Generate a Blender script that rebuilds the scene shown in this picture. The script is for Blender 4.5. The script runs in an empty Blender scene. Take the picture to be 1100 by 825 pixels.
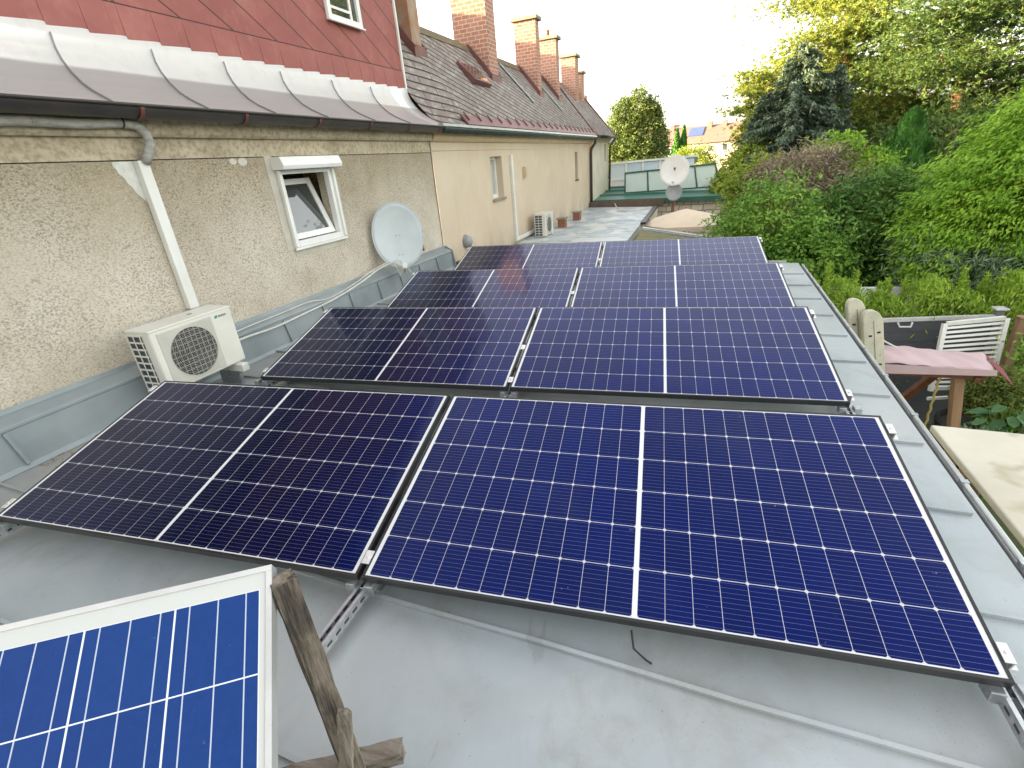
import bpy, bmesh, math, random
import numpy as np
from mathutils import Vector, Matrix

random.seed(7)
RNG = np.random.default_rng(11)
scene = bpy.context.scene
COL = scene.collection
R = math.radians

# ------------------------------------------------------------------ frames
# World: x right along the panel rows, y away, z up, origin at the front edge
# of the first panel row. "House frame": s along the street wall, d outwards.
ANG = 0.0992283
SV = Vector((math.sin(ANG), math.cos(ANG), 0))
DV = Vector((math.cos(ANG), -math.sin(ANG), 0))
O0 = Vector((-3.06, 0, 0))
ROOFZ = -0.145
GROUND = -2.9


def H(p):
    return O0 + SV * p[0] + DV * p[1] + Vector((0, 0, p[2]))


def WLD(p):
    return Vector(p)


# ------------------------------------------------------------------ objects
WLOC = {}


def meta(o, label=None, cat=None, group=None, kind=None):
    if label: o['label'] = label
    if cat: o['category'] = cat
    if group: o['group'] = group
    if kind: o['kind'] = kind
    return o


def thing(name, label, cat, loc=(0, 0, 0), group=None, kind=None):
    o = bpy.data.objects.new(name, None)
    o.empty_display_size = 0.2
    o.location = loc
    COL.objects.link(o)
    WLOC[o] = Vector(loc)
    return meta(o, label, cat, group, kind)


class MB:
    """Collects polygons (world coordinates after tf) and links ONE mesh."""

    def __init__(self, tf=WLD):
        self.v, self.f, self.tf = [], [], tf

    def add(self, vs, fs):
        n = len(self.v)
        self.v += [self.tf(Vector(p)) for p in vs]
        self.f += [tuple(i + n for i in f) for f in fs]
        return self

    def box(self, a, b):
        (x0, y0, z0), (x1, y1, z1) = a, b
        self.add([(x0, y0, z0), (x1, y0, z0), (x1, y1, z0), (x0, y1, z0),
                  (x0, y0, z1), (x1, y0, z1), (x1, y1, z1), (x0, y1, z1)],
                 [(0, 3, 2, 1), (4, 5, 6, 7), (0, 1, 5, 4), (1, 2, 6, 5), (2, 3, 7, 6), (3, 0, 4, 7)])
        return self

    def poly(self, pts):
        return self.add(pts, [tuple(range(len(pts)))])

    def prism(self, pts, off):
        n = len(pts)
        off = Vector(off)
        vs = [Vector(p) for p in pts] + [Vector(p) + off for p in pts]
        fs = [tuple(range(n)), tuple(range(2 * n - 1, n - 1, -1))]
        fs += [(i, i + n, (i + 1) % n + n, (i + 1) % n) for i in range(n)]
        return self.add(vs, fs)

    def beam(self, a, b, w, h, up=(0, 0, 1)):
        """rectangular bar from a to b (section w x h, h along up)"""
        a, b, up = Vector(a), Vector(b), Vector(up)
        t = (b - a).normalized()
        x = t.cross(up)
        if x.length < 1e-4: x = t.cross(Vector((1, 0, 0)))
        x.normalize()
        y = x.cross(t).normalized()
        x, y = x * w / 2, y * h / 2
        return self.prism([a - x - y, a + x - y, a + x + y, a - x + y], b - a)

    def tube(self, path, r, n=8, closed=False):
        path = [Vector(p) for p in path]
        rs = r if isinstance(r, (list, tuple)) else [r] * len(path)
        rings, prev = [], None
        for i, p in enumerate(path):
            t = (path[min(i + 1, len(path) - 1)] - path[max(i - 1, 0)])
            if t.length < 1e-9: t = Vector((0, 0, 1))
            t.normalize()
            u = prev if prev else (Vector((0, 0, 1)) if abs(t.z) < .9 else Vector((1, 0, 0)))
            u = (u - t * u.dot(t))
            if u.length < 1e-6: u = t.orthogonal()
            u.normalize()
            prev = u
            w = t.cross(u)
            rings.append([p + (u * math.cos(2 * math.pi * k / n) + w * math.sin(2 * math.pi * k / n)) * rs[i] for k in range(n)])
        vs = [q for rg in rings for q in rg]
        fs = []
        for i in range(len(rings) - 1):
            for k in range(n):
                fs.append((i * n + k, i * n + (k + 1) % n, (i + 1) * n + (k + 1) % n, (i + 1) * n + k))
        fs.append(tuple(range(n - 1, -1, -1)))
        m = (len(rings) - 1) * n
        fs.append(tuple(range(m, m + n)))
        return self.add(vs, fs)

    def strip(self, prof, s0, s1, thick=0.0):
        """profile [(d,z)] swept along s from s0 to s1"""
        n = len(prof)
        vs = [(s0, d, z) for d, z in prof] + [(s1, d, z) for d, z in prof]
        return self.add(vs, [(i, i + 1, n + i + 1, n + i) for i in range(n - 1)])

    def lathe(self, prof, org, axis, n=24):
        """profile [(r, h)] turned about axis"""
        ax = Vector(axis).normalized()
        u = ax.orthogonal().normalized()
        w = ax.cross(u)
        org = Vector(org)
        vs, fs = [], []
        for r, h in prof:
            for k in range(n):
                a = 2 * math.pi * k / n
                vs.append(org + ax * h + (u * math.cos(a) + w * math.sin(a)) * r)
        for i in range(len(prof) - 1):
            for k in range(n):
                fs.append((i * n + k, i * n + (k + 1) % n, (i + 1) * n + (k + 1) % n, (i + 1) * n + k))
        return self.add(vs, fs)

    def build(self, name, m, parent=None, smooth=False, bevel=0, label=None, recalc=True, solid=0):
        loc = WLOC[parent] if parent is not None else None
        if loc is None:
            xs = [v.x for v in self.v]; ys = [v.y for v in self.v]; zs = [v.z for v in self.v]
            loc = Vector(((min(xs) + max(xs)) / 2, (min(ys) + max(ys)) / 2, min(zs)))
        me = bpy.data.meshes.new(name)
        me.from_pydata([tuple(v - loc) for v in self.v], [], self.f)
        if recalc:
            bm = bmesh.new(); bm.from_mesh(me)
            bmesh.ops.remove_doubles(bm, verts=bm.verts, dist=1e-5)
            bmesh.ops.recalc_face_normals(bm, faces=bm.faces)
            bm.to_mesh(me); bm.free()
        me.materials.append(m)
        if smooth:
            for p in me.polygons: p.use_smooth = True
        o = bpy.data.objects.new(name, me)
        COL.objects.link(o)
        if parent is not None:
            o.parent = parent
        else:
            o.location = loc
        WLOC[o] = loc
        if label: o['label'] = label
        if bevel:
            b = o.modifiers.new('bevel', 'BEVEL'); b.width = bevel; b.segments = 2; b.limit_method = 'ANGLE'
        if solid:
            b = o.modifiers.new('solid', 'SOLIDIFY'); b.thickness = solid; b.offset = 0
        return o


def part(name, m, parent, fn, tf=WLD, **kw):
    b = MB(tf); fn(b); return b.build(name, m, parent, **kw)


# ------------------------------------------------------------------ materials
class NT:
    def __init__(self, name):
        self.m = bpy.data.materials.new(name)
        self.m.use_nodes = True
        self.t = self.m.node_tree
        self.t.nodes.clear()
        self.out = self.t.nodes.new('ShaderNodeOutputMaterial')
        self.cache = {}

    def n(self, typ, **kw):
        nd = self.t.nodes.new(typ)
        for k, v in kw.items(): setattr(nd, k, v)
        return nd

    def link(self, a, b): self.t.links.new(a, b)

    def put(self, sock, v):
        if hasattr(v, 'is_linked') or hasattr(v, 'node'): self.link(v, sock)
        else:
            if isinstance(v, (tuple, list)) and len(v) == 3 and sock.type == 'RGBA': v = (*v, 1)
            sock.default_value = v

    def math(self, op, a, b=0.0, c=0.0, clamp=False):
        nd = self.n('ShaderNodeMath', operation=op); nd.use_clamp = clamp
        for i, v in enumerate((a, b, c)): self.put(nd.inputs[i], v)
        return nd.outputs[0]

    def coord(self, kind='Object'):
        if kind not in self.cache:
            if kind == 'Position': self.cache[kind] = self.n('ShaderNodeNewGeometry').outputs['Position']
            else: self.cache[kind] = self.n('ShaderNodeTexCoord').outputs[kind]
        return self.cache[kind]

    def sep(self, v):
        nd = self.n('ShaderNodeSeparateXYZ'); self.link(v, nd.inputs[0]); return nd.outputs

    def comb(self, x, y, z):
        nd = self.n('ShaderNodeCombineXYZ')
        for i, v in enumerate((x, y, z)): self.put(nd.inputs[i], v)
        return nd.outputs[0]

    def dot(self, v, vec):
        nd = self.n('ShaderNodeVectorMath', operation='DOT_PRODUCT')
        self.link(v, nd.inputs[0]); nd.inputs[1].default_value = vec
        return nd.outputs['Value']

    def noise(self, scale=5, detail=6, rough=.55, vec=None, stretch=None, dist=0):
        vec = vec if vec is not None else self.coord('Position')
        if stretch:
            mp = self.n('ShaderNodeMapping'); self.link(vec, mp.inputs[0]); mp.inputs['Scale'].default_value = stretch; vec = mp.outputs[0]
        nd = self.n('ShaderNodeTexNoise'); self.link(vec, nd.inputs['Vector'])
        nd.inputs['Scale'].default_value = scale; nd.inputs['Detail'].default_value = detail
        nd.inputs['Roughness'].default_value = rough; nd.inputs['Distortion'].default_value = dist
        return nd.outputs['Fac']

    def ramp(self, f, stops, interp='LINEAR'):
        nd = self.n('ShaderNodeValToRGB'); self.link(f, nd.inputs[0])
        cr = nd.color_ramp; cr.interpolation = interp
        while len(cr.elements) < len(stops): cr.elements.new(.5)
        for e, (p, c) in zip(cr.elements, stops):
            e.position = p
            e.color = (*c, 1) if isinstance(c, (tuple, list)) else (c, c, c, 1)
        return nd.outputs[0]

    def mix(self, f, a, b, typ='MIX'):
        nd = self.n('ShaderNodeMix', data_type='RGBA', blend_type=typ)
        self.put(nd.inputs[0], f); self.put(nd.inputs[6], a); self.put(nd.inputs[7], b)
        return nd.outputs[2]

    def bump(self, h, strength=.3, dist=.01):
        nd = self.n('ShaderNodeBump'); self.link(h, nd.inputs['Height'])
        nd.inputs['Strength'].default_value = strength; nd.inputs['Distance'].default_value = dist
        return nd.outputs[0]

    def principled(self, base, rough=.6, metal=0., normal=None, spec=.5, ior=None, coat=0, coat_rough=.05):
        p = self.n('ShaderNodeBsdfPrincipled')
        self.put(p.inputs['Base Color'], base); self.put(p.inputs['Roughness'], rough); self.put(p.inputs['Metallic'], metal)
        p.inputs['Specular IOR Level'].default_value = spec
        if ior: p.inputs['IOR'].default_value = ior
        if coat:
            p.inputs['Coat Weight'].default_value = coat; p.inputs['Coat Roughness'].default_value = coat_rough
        if normal is not None: self.link(normal, p.inputs['Normal'])
        self.link(p.outputs[0], self.out.inputs[0])
        return p

    def edge(self, v, period, width):
        """1 near the multiples of period (total line width = width)"""
        f = self.math('FRACT', self.math('DIVIDE', v, period))
        d = self.math('SUBTRACT', .5, self.math('ABSOLUTE', self.math('SUBTRACT', f, .5)))
        return self.math('LESS_THAN', self.math('MULTIPLY', d, period), width / 2)

    def edist(self, v, period):
        f = self.math('FRACT', self.math('DIVIDE', v, period))
        d = self.math('SUBTRACT', .5, self.math('ABSOLUTE', self.math('SUBTRACT', f, .5)))
        return self.math('MULTIPLY', d, period)


def mat(name, c1, c2=None, scale=6, detail=7, rough=.6, metal=0, bump=0, bscale=None, lo=.35, hi=.65, stretch=None, rvar=0, coords='Position', spec=.5, speck=None):
    t = NT(name)
    c2 = c2 or tuple(x * .8 for x in c1)
    f = t.noise(scale, detail, vec=t.coord(coords), stretch=stretch)
    c = t.ramp(f, [(lo, c1), (hi, c2)])
    if speck:
        g = t.noise(speck[0], 3, vec=t.coord(coords))
        c = t.mix(t.ramp(g, [(speck[1], 0), (speck[1] + .08, 1)]), c, speck[2])
    nm = None
    if bump:
        nm = t.bump(t.noise(bscale or scale * 4, 5, vec=t.coord(coords), stretch=stretch), bump, .01)
    r = rough
    if rvar: r = t.math('MULTIPLY_ADD', f, rvar, rough - rvar / 2)
    t.principled(c, r, metal, nm, spec)
    return t.m


M = {}
M['frame_black'] = mat('frame_black', (.012, .012, .014), (.02, .02, .022), 9, rough=.35, metal=.0)
M['frame_silver'] = mat('frame_silver', (.6, .6, .585), (.5, .5, .49), 6, rough=.38, metal=.5)
M['galv'] = mat('galvanised_steel', (.5, .52, .54), (.34, .36, .38), 40, rough=.4, metal=.8)
M['alu'] = mat('clamp_aluminium', (.78, .78, .78), (.66, .66, .66), 30, rough=.35, metal=.6)
M['black_plastic'] = mat('black_plastic', (.012, .012, .012), (.02, .02, .02), 20, rough=.5)
M['white_plastic'] = mat('white_plastic', (.72, .72, .69), (.62, .62, .58), 3, rough=.42)
M['white_frame'] = mat('white_window_frame', (.76, .76, .74), (.68, .68, .65), 4, rough=.35)
M['white_cable'] = mat('white_cable', (.62, .61, .57), (.5, .49, .45), 12, rough=.5)
M['spot'] = mat('filler_spot', (.58, .54, .48), (.52, .48, .42), 14, rough=.8)
M['old_paint'] = mat('old_white_paint', (.62, .62, .58), (.5, .5, .45), 14, rough=.6, bump=.15)
M['ac_body'] = mat('aircon_body', (.66, .645, .59), (.6, .58, .52), 4, rough=.45)
M['ac_panel'] = mat('aircon_fan_panel', (.5, .485, .43), (.44, .43, .38), 6, rough=.5)
M['ac_wire'] = mat('aircon_wire', (.34, .33, .3), (.28, .27, .25), 9, rough=.5)
M['ac_dark'] = mat('aircon_dark', (.018, .02, .02), (.03, .032, .034), 20, rough=.6)
M['fin'] = mat('aircon_fin', (.04, .055, .07), (.07, .09, .105), 30, rough=.5, metal=.3)
M['green_mark'] = mat('green_mark', (.02, .3, .2), (.02, .26, .18), 4, rough=.4)
M['grey_mark'] = mat('grey_mark', (.16, .17, .17), (.2, .2, .2), 4, rough=.4)
M['dish'] = mat('dish_grey', (.5, .55, .56), (.44, .49, .51), 3, rough=.42, rvar=.1)
M['dish_white'] = mat('dish_white', (.7, .69, .66), (.62, .6, .57), 3, rough=.5)
M['dish_dark'] = mat('dish_dark_grey', (.3, .31, .32), (.24, .25, .26), 6, rough=.5)
M['rust'] = mat('rusty_iron', (.2, .085, .05), (.13, .06, .04), 22, rough=.8, bump=.2)
M['concrete_cap'] = mat('concrete_cap', (.3, .27, .2), (.2, .18, .13), 12, rough=.9, bump=.3)
M['foam'] = mat('pipe_insulation', (.4, .39, .36), (.26, .25, .23), 14, rough=.75, bump=.25, stretch=(1, 1, 3))
M['cream_wall'] = mat('cream_wall', (.64, .59, .48), (.56, .51, .41), 2, rough=.85, bump=.05)
M['cream_trim'] = mat('cream_cornice', (.6, .47, .3), (.52, .41, .27), 4, rough=.85)
M['brown_board'] = mat('brown_board', (.13, .085, .06), (.09, .06, .045), 9, rough=.8)
M['dark_gutter'] = mat('dark_gutter', (.05, .042, .04), (.035, .032, .032), 5, rough=.45, metal=.3, stretch=(1, 1, 1))
M['green_gutter'] = mat('green_gutter', (.05, .075, .065), (.035, .05, .045), 3, rough=.5, metal=.3)
M['zinc'] = mat('zinc_edge', (.42, .44, .44), (.33, .35, .36), 9, rough=.38, metal=.6)
M['zinc_dark'] = mat('zinc_dark', (.27, .26, .255), (.2, .2, .2), 9, rough=.45, metal=.3)
M['zinc_light'] = mat('zinc_light', (.55, .57, .57), (.45, .47, .48), 9, rough=.42, metal=.3)
M['red_strap'] = mat('red_strap', (.17, .05, .035), (.12, .04, .03), 12, rough=.6)
M['downpipe'] = mat('brown_downpipe', (.045, .035, .03), (.06, .045, .04), 4, rough=.45)
M['green_frame'] = mat('green_metal', (.018, .085, .06), (.03, .11, .085), 5, rough=.45)
M['frosted'] = mat('frosted_pane', (.52, .62, .57), (.62, .7, .66), 1.2, rough=.22, lo=.3, hi=.7)
M['milky'] = mat('milky_pane', (.5, .6, .67), (.58, .66, .72), 1.3, rough=.2)
M['tile_red'] = mat('red_roof_tiles', (.2, .12, .095), (.155, .097, .08), 1.5, rough=.85)
M['far_wall'] = mat('far_cream_wall', (.38, .32, .25), (.34, .28, .22), .8, rough=.9)
M['pv_far'] = mat('blue_collector', (.05, .08, .2), (.07, .1, .24), 2, rough=.2)
M['composite'] = NT('x').m if False else mat('grey_composite', (.07, .073, .085), (.055, .058, .068), 8, rough=.65, stretch=(1, 1, 12))
M['fence_rail'] = mat('fence_rail', (.55, .55, .55), (.46, .46, .46), 8, rough=.45, metal=.2)
M['fence_post'] = mat('fence_post', (.17, .17, .175), (.13, .13, .135), 8, rough=.5)
M['timber_brown'] = mat('brown_timber', (.36, .22, .13), (.26, .155, .09), 14, rough=.65, stretch=(1, 1, .12))
M['timber_dark'] = mat('red_brown_timber', (.16, .06, .03), (.11, .042, .022), 14, rough=.6)
M['canopy_pink'] = mat('pink_fabric', (.47, .35, .36), (.4, .295, .305), 3, rough=.85, bump=.15, bscale=3)
M['canopy_red'] = mat('dark_red_fabric', (.2, .03, .05), (.16, .025, .04), 4, rough=.85)
M['rope'] = mat('yellow_rope', (.42, .33, .1), (.3, .24, .08), 60, rough=.8)
M['beige_plastic'] = mat('beige_plastic', (.5, .48, .38), (.4, .39, .31), 6, rough=.55, speck=(40, .62, (.28, .27, .2)))
M['cream_sheet'] = mat('cream_sheet', (.6, .57, .47), (.45, .425, .34), 1.6, rough=.75, bump=.08, bscale=3, lo=.3, hi=.75, speck=(3, .58, (.4, .37, .27)))
M['parasol'] = mat('beige_parasol', (.72, .6, .46), (.66, .55, .42), 3, rough=.9)
M['moss'] = mat('mossy_roof', (.22, .2, .1), (.14, .15, .08), 4, rough=.95, bump=.4)
M['bark'] = mat('bark', (.11, .075, .05), (.06, .045, .035), 14, rough=.95, bump=.5)
M['bark_red'] = mat('bark_orange', (.3, .15, .08), (.18, .1, .06), 10, rough=.95, bump=.5)
M['twig'] = mat('dry_twig', (.24, .17, .15), (.17, .12, .11), 12, rough=.95)
M['terracotta'] = mat('terracotta', (.3, .12, .07), (.22, .09, .06), 9, rough=.85)
M['dark_inside'] = mat('dark_room', (.02, .02, .02), (.03, .03, .028), 2, rough=.9)
M['curtain'] = mat('pale_curtain', (.42, .43, .4), (.34, .36, .33), 5, rough=.9, stretch=(8, 8, .4))
M['pot'] = mat('dark_planter', (.015, .015, .018), (.022, .022, .024), 6, rough=.5)
M['white_wall'] = mat('white_garden_wall', (.74, .74, .76), (.66, .66, .7), 4, rough=.8)


def rail_mat():
    t = NT('perforated_galvanised_rail')
    P = t.sep(t.coord('Position'))
    f = t.math('FRACT', t.math('DIVIDE', P[1], .05))
    slot = t.math('MULTIPLY', t.math('LESS_THAN', f, .55), t.math('LESS_THAN', t.math('ABSOLUTE', t.math('SUBTRACT', P[2], ROOFZ + .064)), .006))
    c = t.ramp(t.noise(40, 5), [(.35, (.6, .62, .64)), (.65, (.42, .44, .46))])
    c = t.mix(slot, c, (.03, .03, .03))
    t.principled(c, .36, t.math('MULTIPLY_ADD', slot, -.7, .7)); return t.m


def ground_mat():
    t = NT('garden_ground')
    c = t.ramp(t.noise(.6, 8), [(.3, (.03, .05, .015)), (.5, (.05, .08, .02)), (.7, (.08, .075, .045))])
    t.principled(c, .95, 0, t.bump(t.noise(12, 4), .5, .03)); return t.m


def roof_deck_mat():
    t = NT('painted_sheet_metal')
    f = t.noise(1.3, 8, .6)
    c = t.ramp(f, [(.28, (.29, .33, .35)), (.5, (.355, .398, .42)), (.72, (.395, .427, .437))])
    g = t.noise(5, 9, .7, stretch=(1, .5, 1), dist=.5)
    c = t.mix(t.ramp(g, [(.54, 0), (.72, .55)]), c, (.27, .28, .27))
    d = t.sep(t.coord('Position'))
    # older, dirtier strip beside the wall where leaves and water collect
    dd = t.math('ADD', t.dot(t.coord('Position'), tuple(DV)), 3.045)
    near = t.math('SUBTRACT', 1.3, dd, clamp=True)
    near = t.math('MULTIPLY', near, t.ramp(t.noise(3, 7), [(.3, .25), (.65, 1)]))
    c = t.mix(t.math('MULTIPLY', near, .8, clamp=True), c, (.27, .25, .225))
    rg = t.noise(1.15, 4, .5, dist=.3)
    ring = t.ramp(rg, [(.5, 0), (.545, .22), (.565, .1), (.7, .2)])
    c = t.mix(ring, c, (.25, .25, .23))
    dm = t.noise(4.5, 6, .7, dist=.6)
    c = t.mix(t.ramp(dm, [(.54, 0), (.68, .32)]), c, (.27, .26, .235))
    lt = t.noise(.8, 5, .6)
    c = t.mix(t.ramp(lt, [(.5, 0), (.7, .4)]), c, (.48, .49, .485))
    scf = t.noise(9, 5, .6, stretch=(1, .25, 1), dist=1.2)
    c = t.mix(t.ramp(scf, [(.66, 0), (.7, .35)]), c, (.22, .23, .225))
    grit = t.noise(160, 2, .5)
    c = t.mix(t.math('MULTIPLY', t.ramp(grit, [(.66, 0), (.72, .5)]), t.ramp(t.noise(2.5, 4), [(.42, 0), (.6, 1)])), c, (.15, .14, .12))
    s = t.noise(55, 2, .5)
    c = t.mix(t.ramp(s, [(.7, 0), (.76, .5)]), c, (.16, .15, .13))
    r = t.ramp(t.noise(2.2, 6), [(.3, .34), (.7, .52)])
    t.principled(c, r, .12, t.bump(t.noise(1.8, 3), .12, .03)); return t.m


def upstand_mat():
    t = NT('blue_grey_sheet')
    f = t.noise(2.0, 7)
    c = t.ramp(f, [(.3, (.22, .255, .27)), (.6, (.3, .335, .345)), (.8, (.36, .375, .365))])
    t.principled(c, .4, .15, t.bump(t.noise(3, 3), .08, .02)); return t.m


def roughcast():
    t = NT('roughcast_plaster')
    P = t.coord('Position')
    big = t.noise(.9, 6, .6)
    mid = t.noise(4.5, 6, .65)
    c = t.ramp(big, [(.3, (.42, .365, .28)), (.48, (.58, .52, .43)), (.68, (.69, .635, .555))])
    c = t.mix(t.ramp(mid, [(.42, .45), (.62, 0)]), c, (.5, .44, .35))
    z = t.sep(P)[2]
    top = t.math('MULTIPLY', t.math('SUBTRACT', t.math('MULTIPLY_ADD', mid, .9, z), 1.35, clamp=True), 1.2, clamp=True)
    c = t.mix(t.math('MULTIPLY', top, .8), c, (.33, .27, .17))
    sp = t.noise(62, 4, .7, stretch=(1, 1, 1.3))
    spm = t.math('MULTIPLY', t.ramp(sp, [(.36, .9), (.5, 0)]), t.ramp(t.noise(1.7, 5), [(.35, .25), (.65, 1)]))
    c = t.mix(spm, c, (.2, .17, .13))
    sp3 = t.noise(48, 2, .6, stretch=(1, 1, 1.6))
    zz = t.math('MULTIPLY', t.math('MULTIPLY_ADD', t.sep(P)[2], .4, .35, clamp=True), t.ramp(t.noise(1.3, 6, .65), [(.36, .25), (.6, 1)]))
    c = t.mix(t.math('MULTIPLY', t.ramp(sp3, [(.38, 1), (.49, 0)]), zz), c, (.2, .165, .115))
    sp2 = t.noise(110, 2, .5)
    c = t.mix(t.ramp(sp2, [(.58, 0), (.72, .5)]), c, (.76, .71, .64))
    dr = t.noise(5, 6, .6, stretch=(1, 1, .06))
    c = t.mix(t.math('MULTIPLY', t.ramp(dr, [(.55, 0), (.7, .5)]), t.math('MULTIPLY_ADD', z, .5, .1, clamp=True)), c, (.36, .31, .23))
    t.principled(c, .95, 0, t.bump(t.math('ADD', sp, sp2), .55, .015), .2); return t.m


def band_plaster():
    t = NT('smooth_band_plaster')
    c = t.ramp(t.noise(3, 8, .65, stretch=(1, 1, 2.2)), [(.32, (.36, .3, .21)), (.55, (.49, .42, .31)), (.75, (.55, .48, .37))])
    c = t.mix(t.ramp(t.noise(26, 4), [(.35, .5), (.55, 0)]), c, (.17, .14, .09))
    t.principled(c, .95, 0, t.bump(t.noise(40, 4), .4, .008), .2); return t.m


def tan_plaster():
    t = NT('tan_plaster')
    c = t.ramp(t.noise(.8, 6), [(.3, (.53, .43, .32)), (.7, (.59, .5, .385))])
    c = t.mix(t.ramp(t.noise(4, 6, .6, stretch=(1, 1, .08)), [(.55, 0), (.72, .35)]), c, (.45, .37, .28))
    c = t.mix(t.ramp(t.noise(1.6, 3), [(.58, 0), (.6, .16)]), c, (.64, .56, .45))
    g = t.noise(2.4, 8, .7, stretch=(1, 1, .5))
    z = t.sep(t.coord('Position'))[2]
    low = t.math('SUBTRACT', .25, z, clamp=True)
    c = t.mix(t.math('MULTIPLY', low, t.ramp(g, [(.4, 0), (.6, 1)]), clamp=True), c, (.3, .25, .18))
    t.principled(c, .9, 0, t.bump(t.noise(60, 3), .25, .004), .25); return t.m


def diag_coords(t, slope_k):
    P = t.coord('Position')
    s = t.dot(P, tuple(SV))
    z = t.sep(P)[2]
    return s, t.math('MULTIPLY', z, slope_k)


def red_slate():
    t = NT('red_fibre_slate')
    s, z = diag_coords(t, 1.0)
    # rhombic slates: long sides run down to the right
    a = t.math('ADD', t.math('MULTIPLY', z, 1.75), t.math('MULTIPLY', s, 1.0))
    b = t.math('SUBTRACT', t.math('MULTIPLY', z, 1.1), t.math('MULTIPLY', s, .62))
    band = t.math('LESS_THAN', z, 2.915)
    f = t.math('FRACT', t.math('DIVIDE', t.math('ADD', a, .22), .6))
    line = t.math('LESS_THAN', f, .045)
    vj = t.edge(t.math('ADD', s, .1), .62, .004)
    top = t.math('LESS_THAN', t.math('ABSOLUTE', t.math('SUBTRACT', z, 2.917)), .006)
    cell = t.n('ShaderNodeTexWhiteNoise', noise_dimensions='2D')
    t.link(t.comb(t.math('FLOOR', t.math('DIVIDE', t.math('ADD', a, .22), .6)), t.math('FLOOR', t.math('DIVIDE', b, .42)), 0), cell.inputs[0])
    c = t.ramp(t.noise(2.2, 8, .65), [(.3, (.24, .07, .06)), (.55, (.31, .093, .08)), (.75, (.37, .145, .125))])
    c = t.mix(t.math('MULTIPLY', cell.outputs[0], .45), c, (.235, .062, .055))
    st = t.noise(7, 7, .7, stretch=(1, 1, .5))
    c = t.mix(t.ramp(st, [(.55, 0), (.75, .4)]), c, (.42, .2, .16))
    notband = t.math('SUBTRACT', 1, band)
    ln = t.math('MAXIMUM', t.math('MULTIPLY', line, notband), top)
    ln = t.math('MAXIMUM', ln, t.math('MULTIPLY', t.math('MULTIPLY', vj, band), .35))
    c = t.mix(t.math('MULTIPLY', ln, .95), c, (.03, .008, .008))
    h = t.math('MULTIPLY', f, t.math('MULTIPLY', notband, 1.0))
    t.principled(c, .62, 0, t.bump(t.math('ADD', h, t.math('MULTIPLY', t.noise(30, 4), .12)), .5, .02)); return t.m


def old_slate_roof():
    t = NT('weathered_roof_slates')
    s, u = diag_coords(t, 1.305)
    a = t.math('ADD', t.math('MULTIPLY', u, 1.0), t.math('MULTIPLY', s, .36))
    f = t.math('FRACT', t.math('DIVIDE', a, .19))
    row = t.math('FLOOR', t.math('DIVIDE', a, .19))
    b = t.math('ADD', t.math('MULTIPLY', s, .9), t.math('MULTIPLY', u, -.3))
    colm = t.math('FLOOR', t.math('DIVIDE', t.math('ADD', b, t.math('MULTIPLY', row, .2)), .42))
    wn = t.n('ShaderNodeTexWhiteNoise', noise_dimensions='2D'); t.link(t.comb(row, colm, 0), wn.inputs[0])
    c = t.ramp(t.noise(1.1, 8, .7), [(.3, (.165, .135, .125)), (.5, (.24, .205, .19)), (.72, (.34, .31, .285))])
    c = t.mix(t.math('MULTIPLY', wn.outputs[0], .45), c, (.2, .165, .155))
    c = t.mix(t.ramp(t.noise(9, 7, .7), [(.5, 0), (.66, .8)]), c, (.46, .44, .4))
    c = t.mix(t.math('LESS_THAN', f, .22), c, (.06, .045, .04))  # shadow line painted dark along each slate course
    e = t.edge(t.math('ADD', b, t.math('MULTIPLY', row, .2)), .42, .012)
    c = t.mix(t.math('MULTIPLY', e, .7), c, (.05, .03, .03))
    t.principled(c, .85, 0, t.bump(f, .8, .03), .3); return t.m


def plain_red_metal():
    t = NT('red_brown_sheet')
    c = t.ramp(t.noise(3, 7), [(.3, (.12, .045, .042)), (.7, (.2, .085, .08))])
    t.principled(c, .5, .1, None); return t.m


def brick_mat():
    t = NT('chimney_brick')
    P = t.coord('Position')
    s = t.dot(P, tuple(SV)); d = t.dot(P, tuple(DV)); z = t.sep(P)[2]
    br = t.n('ShaderNodeTexBrick')
    t.link(t.comb(t.math('ADD', s, d), z, 0), br.inputs['Vector'])
    br.inputs['Color1'].default_value = (.35, .155, .11, 1); br.inputs['Color2'].default_value = (.43, .21, .155, 1)
    br.inputs['Mortar'].default_value = (.52, .43, .36, 1)
    br.inputs['Scale'].default_value = 1; br.inputs['Mortar Size'].default_value = .0085
    br.inputs['Brick Width'].default_value = .19; br.inputs['Row Height'].default_value = .082; br.inputs['Mortar Smooth'].default_value = .1
    c = t.mix(t.ramp(t.noise(6, 7), [(.5, 0), (.75, .5)]), br.outputs['Color'], (.34, .25, .2))
    t.principled(c, .9, 0, t.bump(br.outputs['Fac'], -.4, .008), .2); return t.m


def apron_mat():
    t = NT('weathered_zinc_apron')
    f = t.noise(1.4, 6)
    z = t.sep(t.coord('Position'))[2]
    stain_sheen = t.math('MULTIPLY', t.math('SUBTRACT', t.math('MULTIPLY_ADD', f, .03, 2.365), z, clamp=True), 40, clamp=True)
    c = t.mix(stain_sheen, (.8, .79, .76), (.4, .38, .37))  # lower part stained; sky reflection painted into the pale upper part
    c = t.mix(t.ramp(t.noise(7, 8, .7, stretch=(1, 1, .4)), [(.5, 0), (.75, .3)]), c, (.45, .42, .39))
    r = t.math('MULTIPLY_ADD', stain_sheen, .1, .3)
    t.principled(c, r, .3, t.bump(t.noise(2.6, 2), .15, .02)); return t.m


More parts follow.
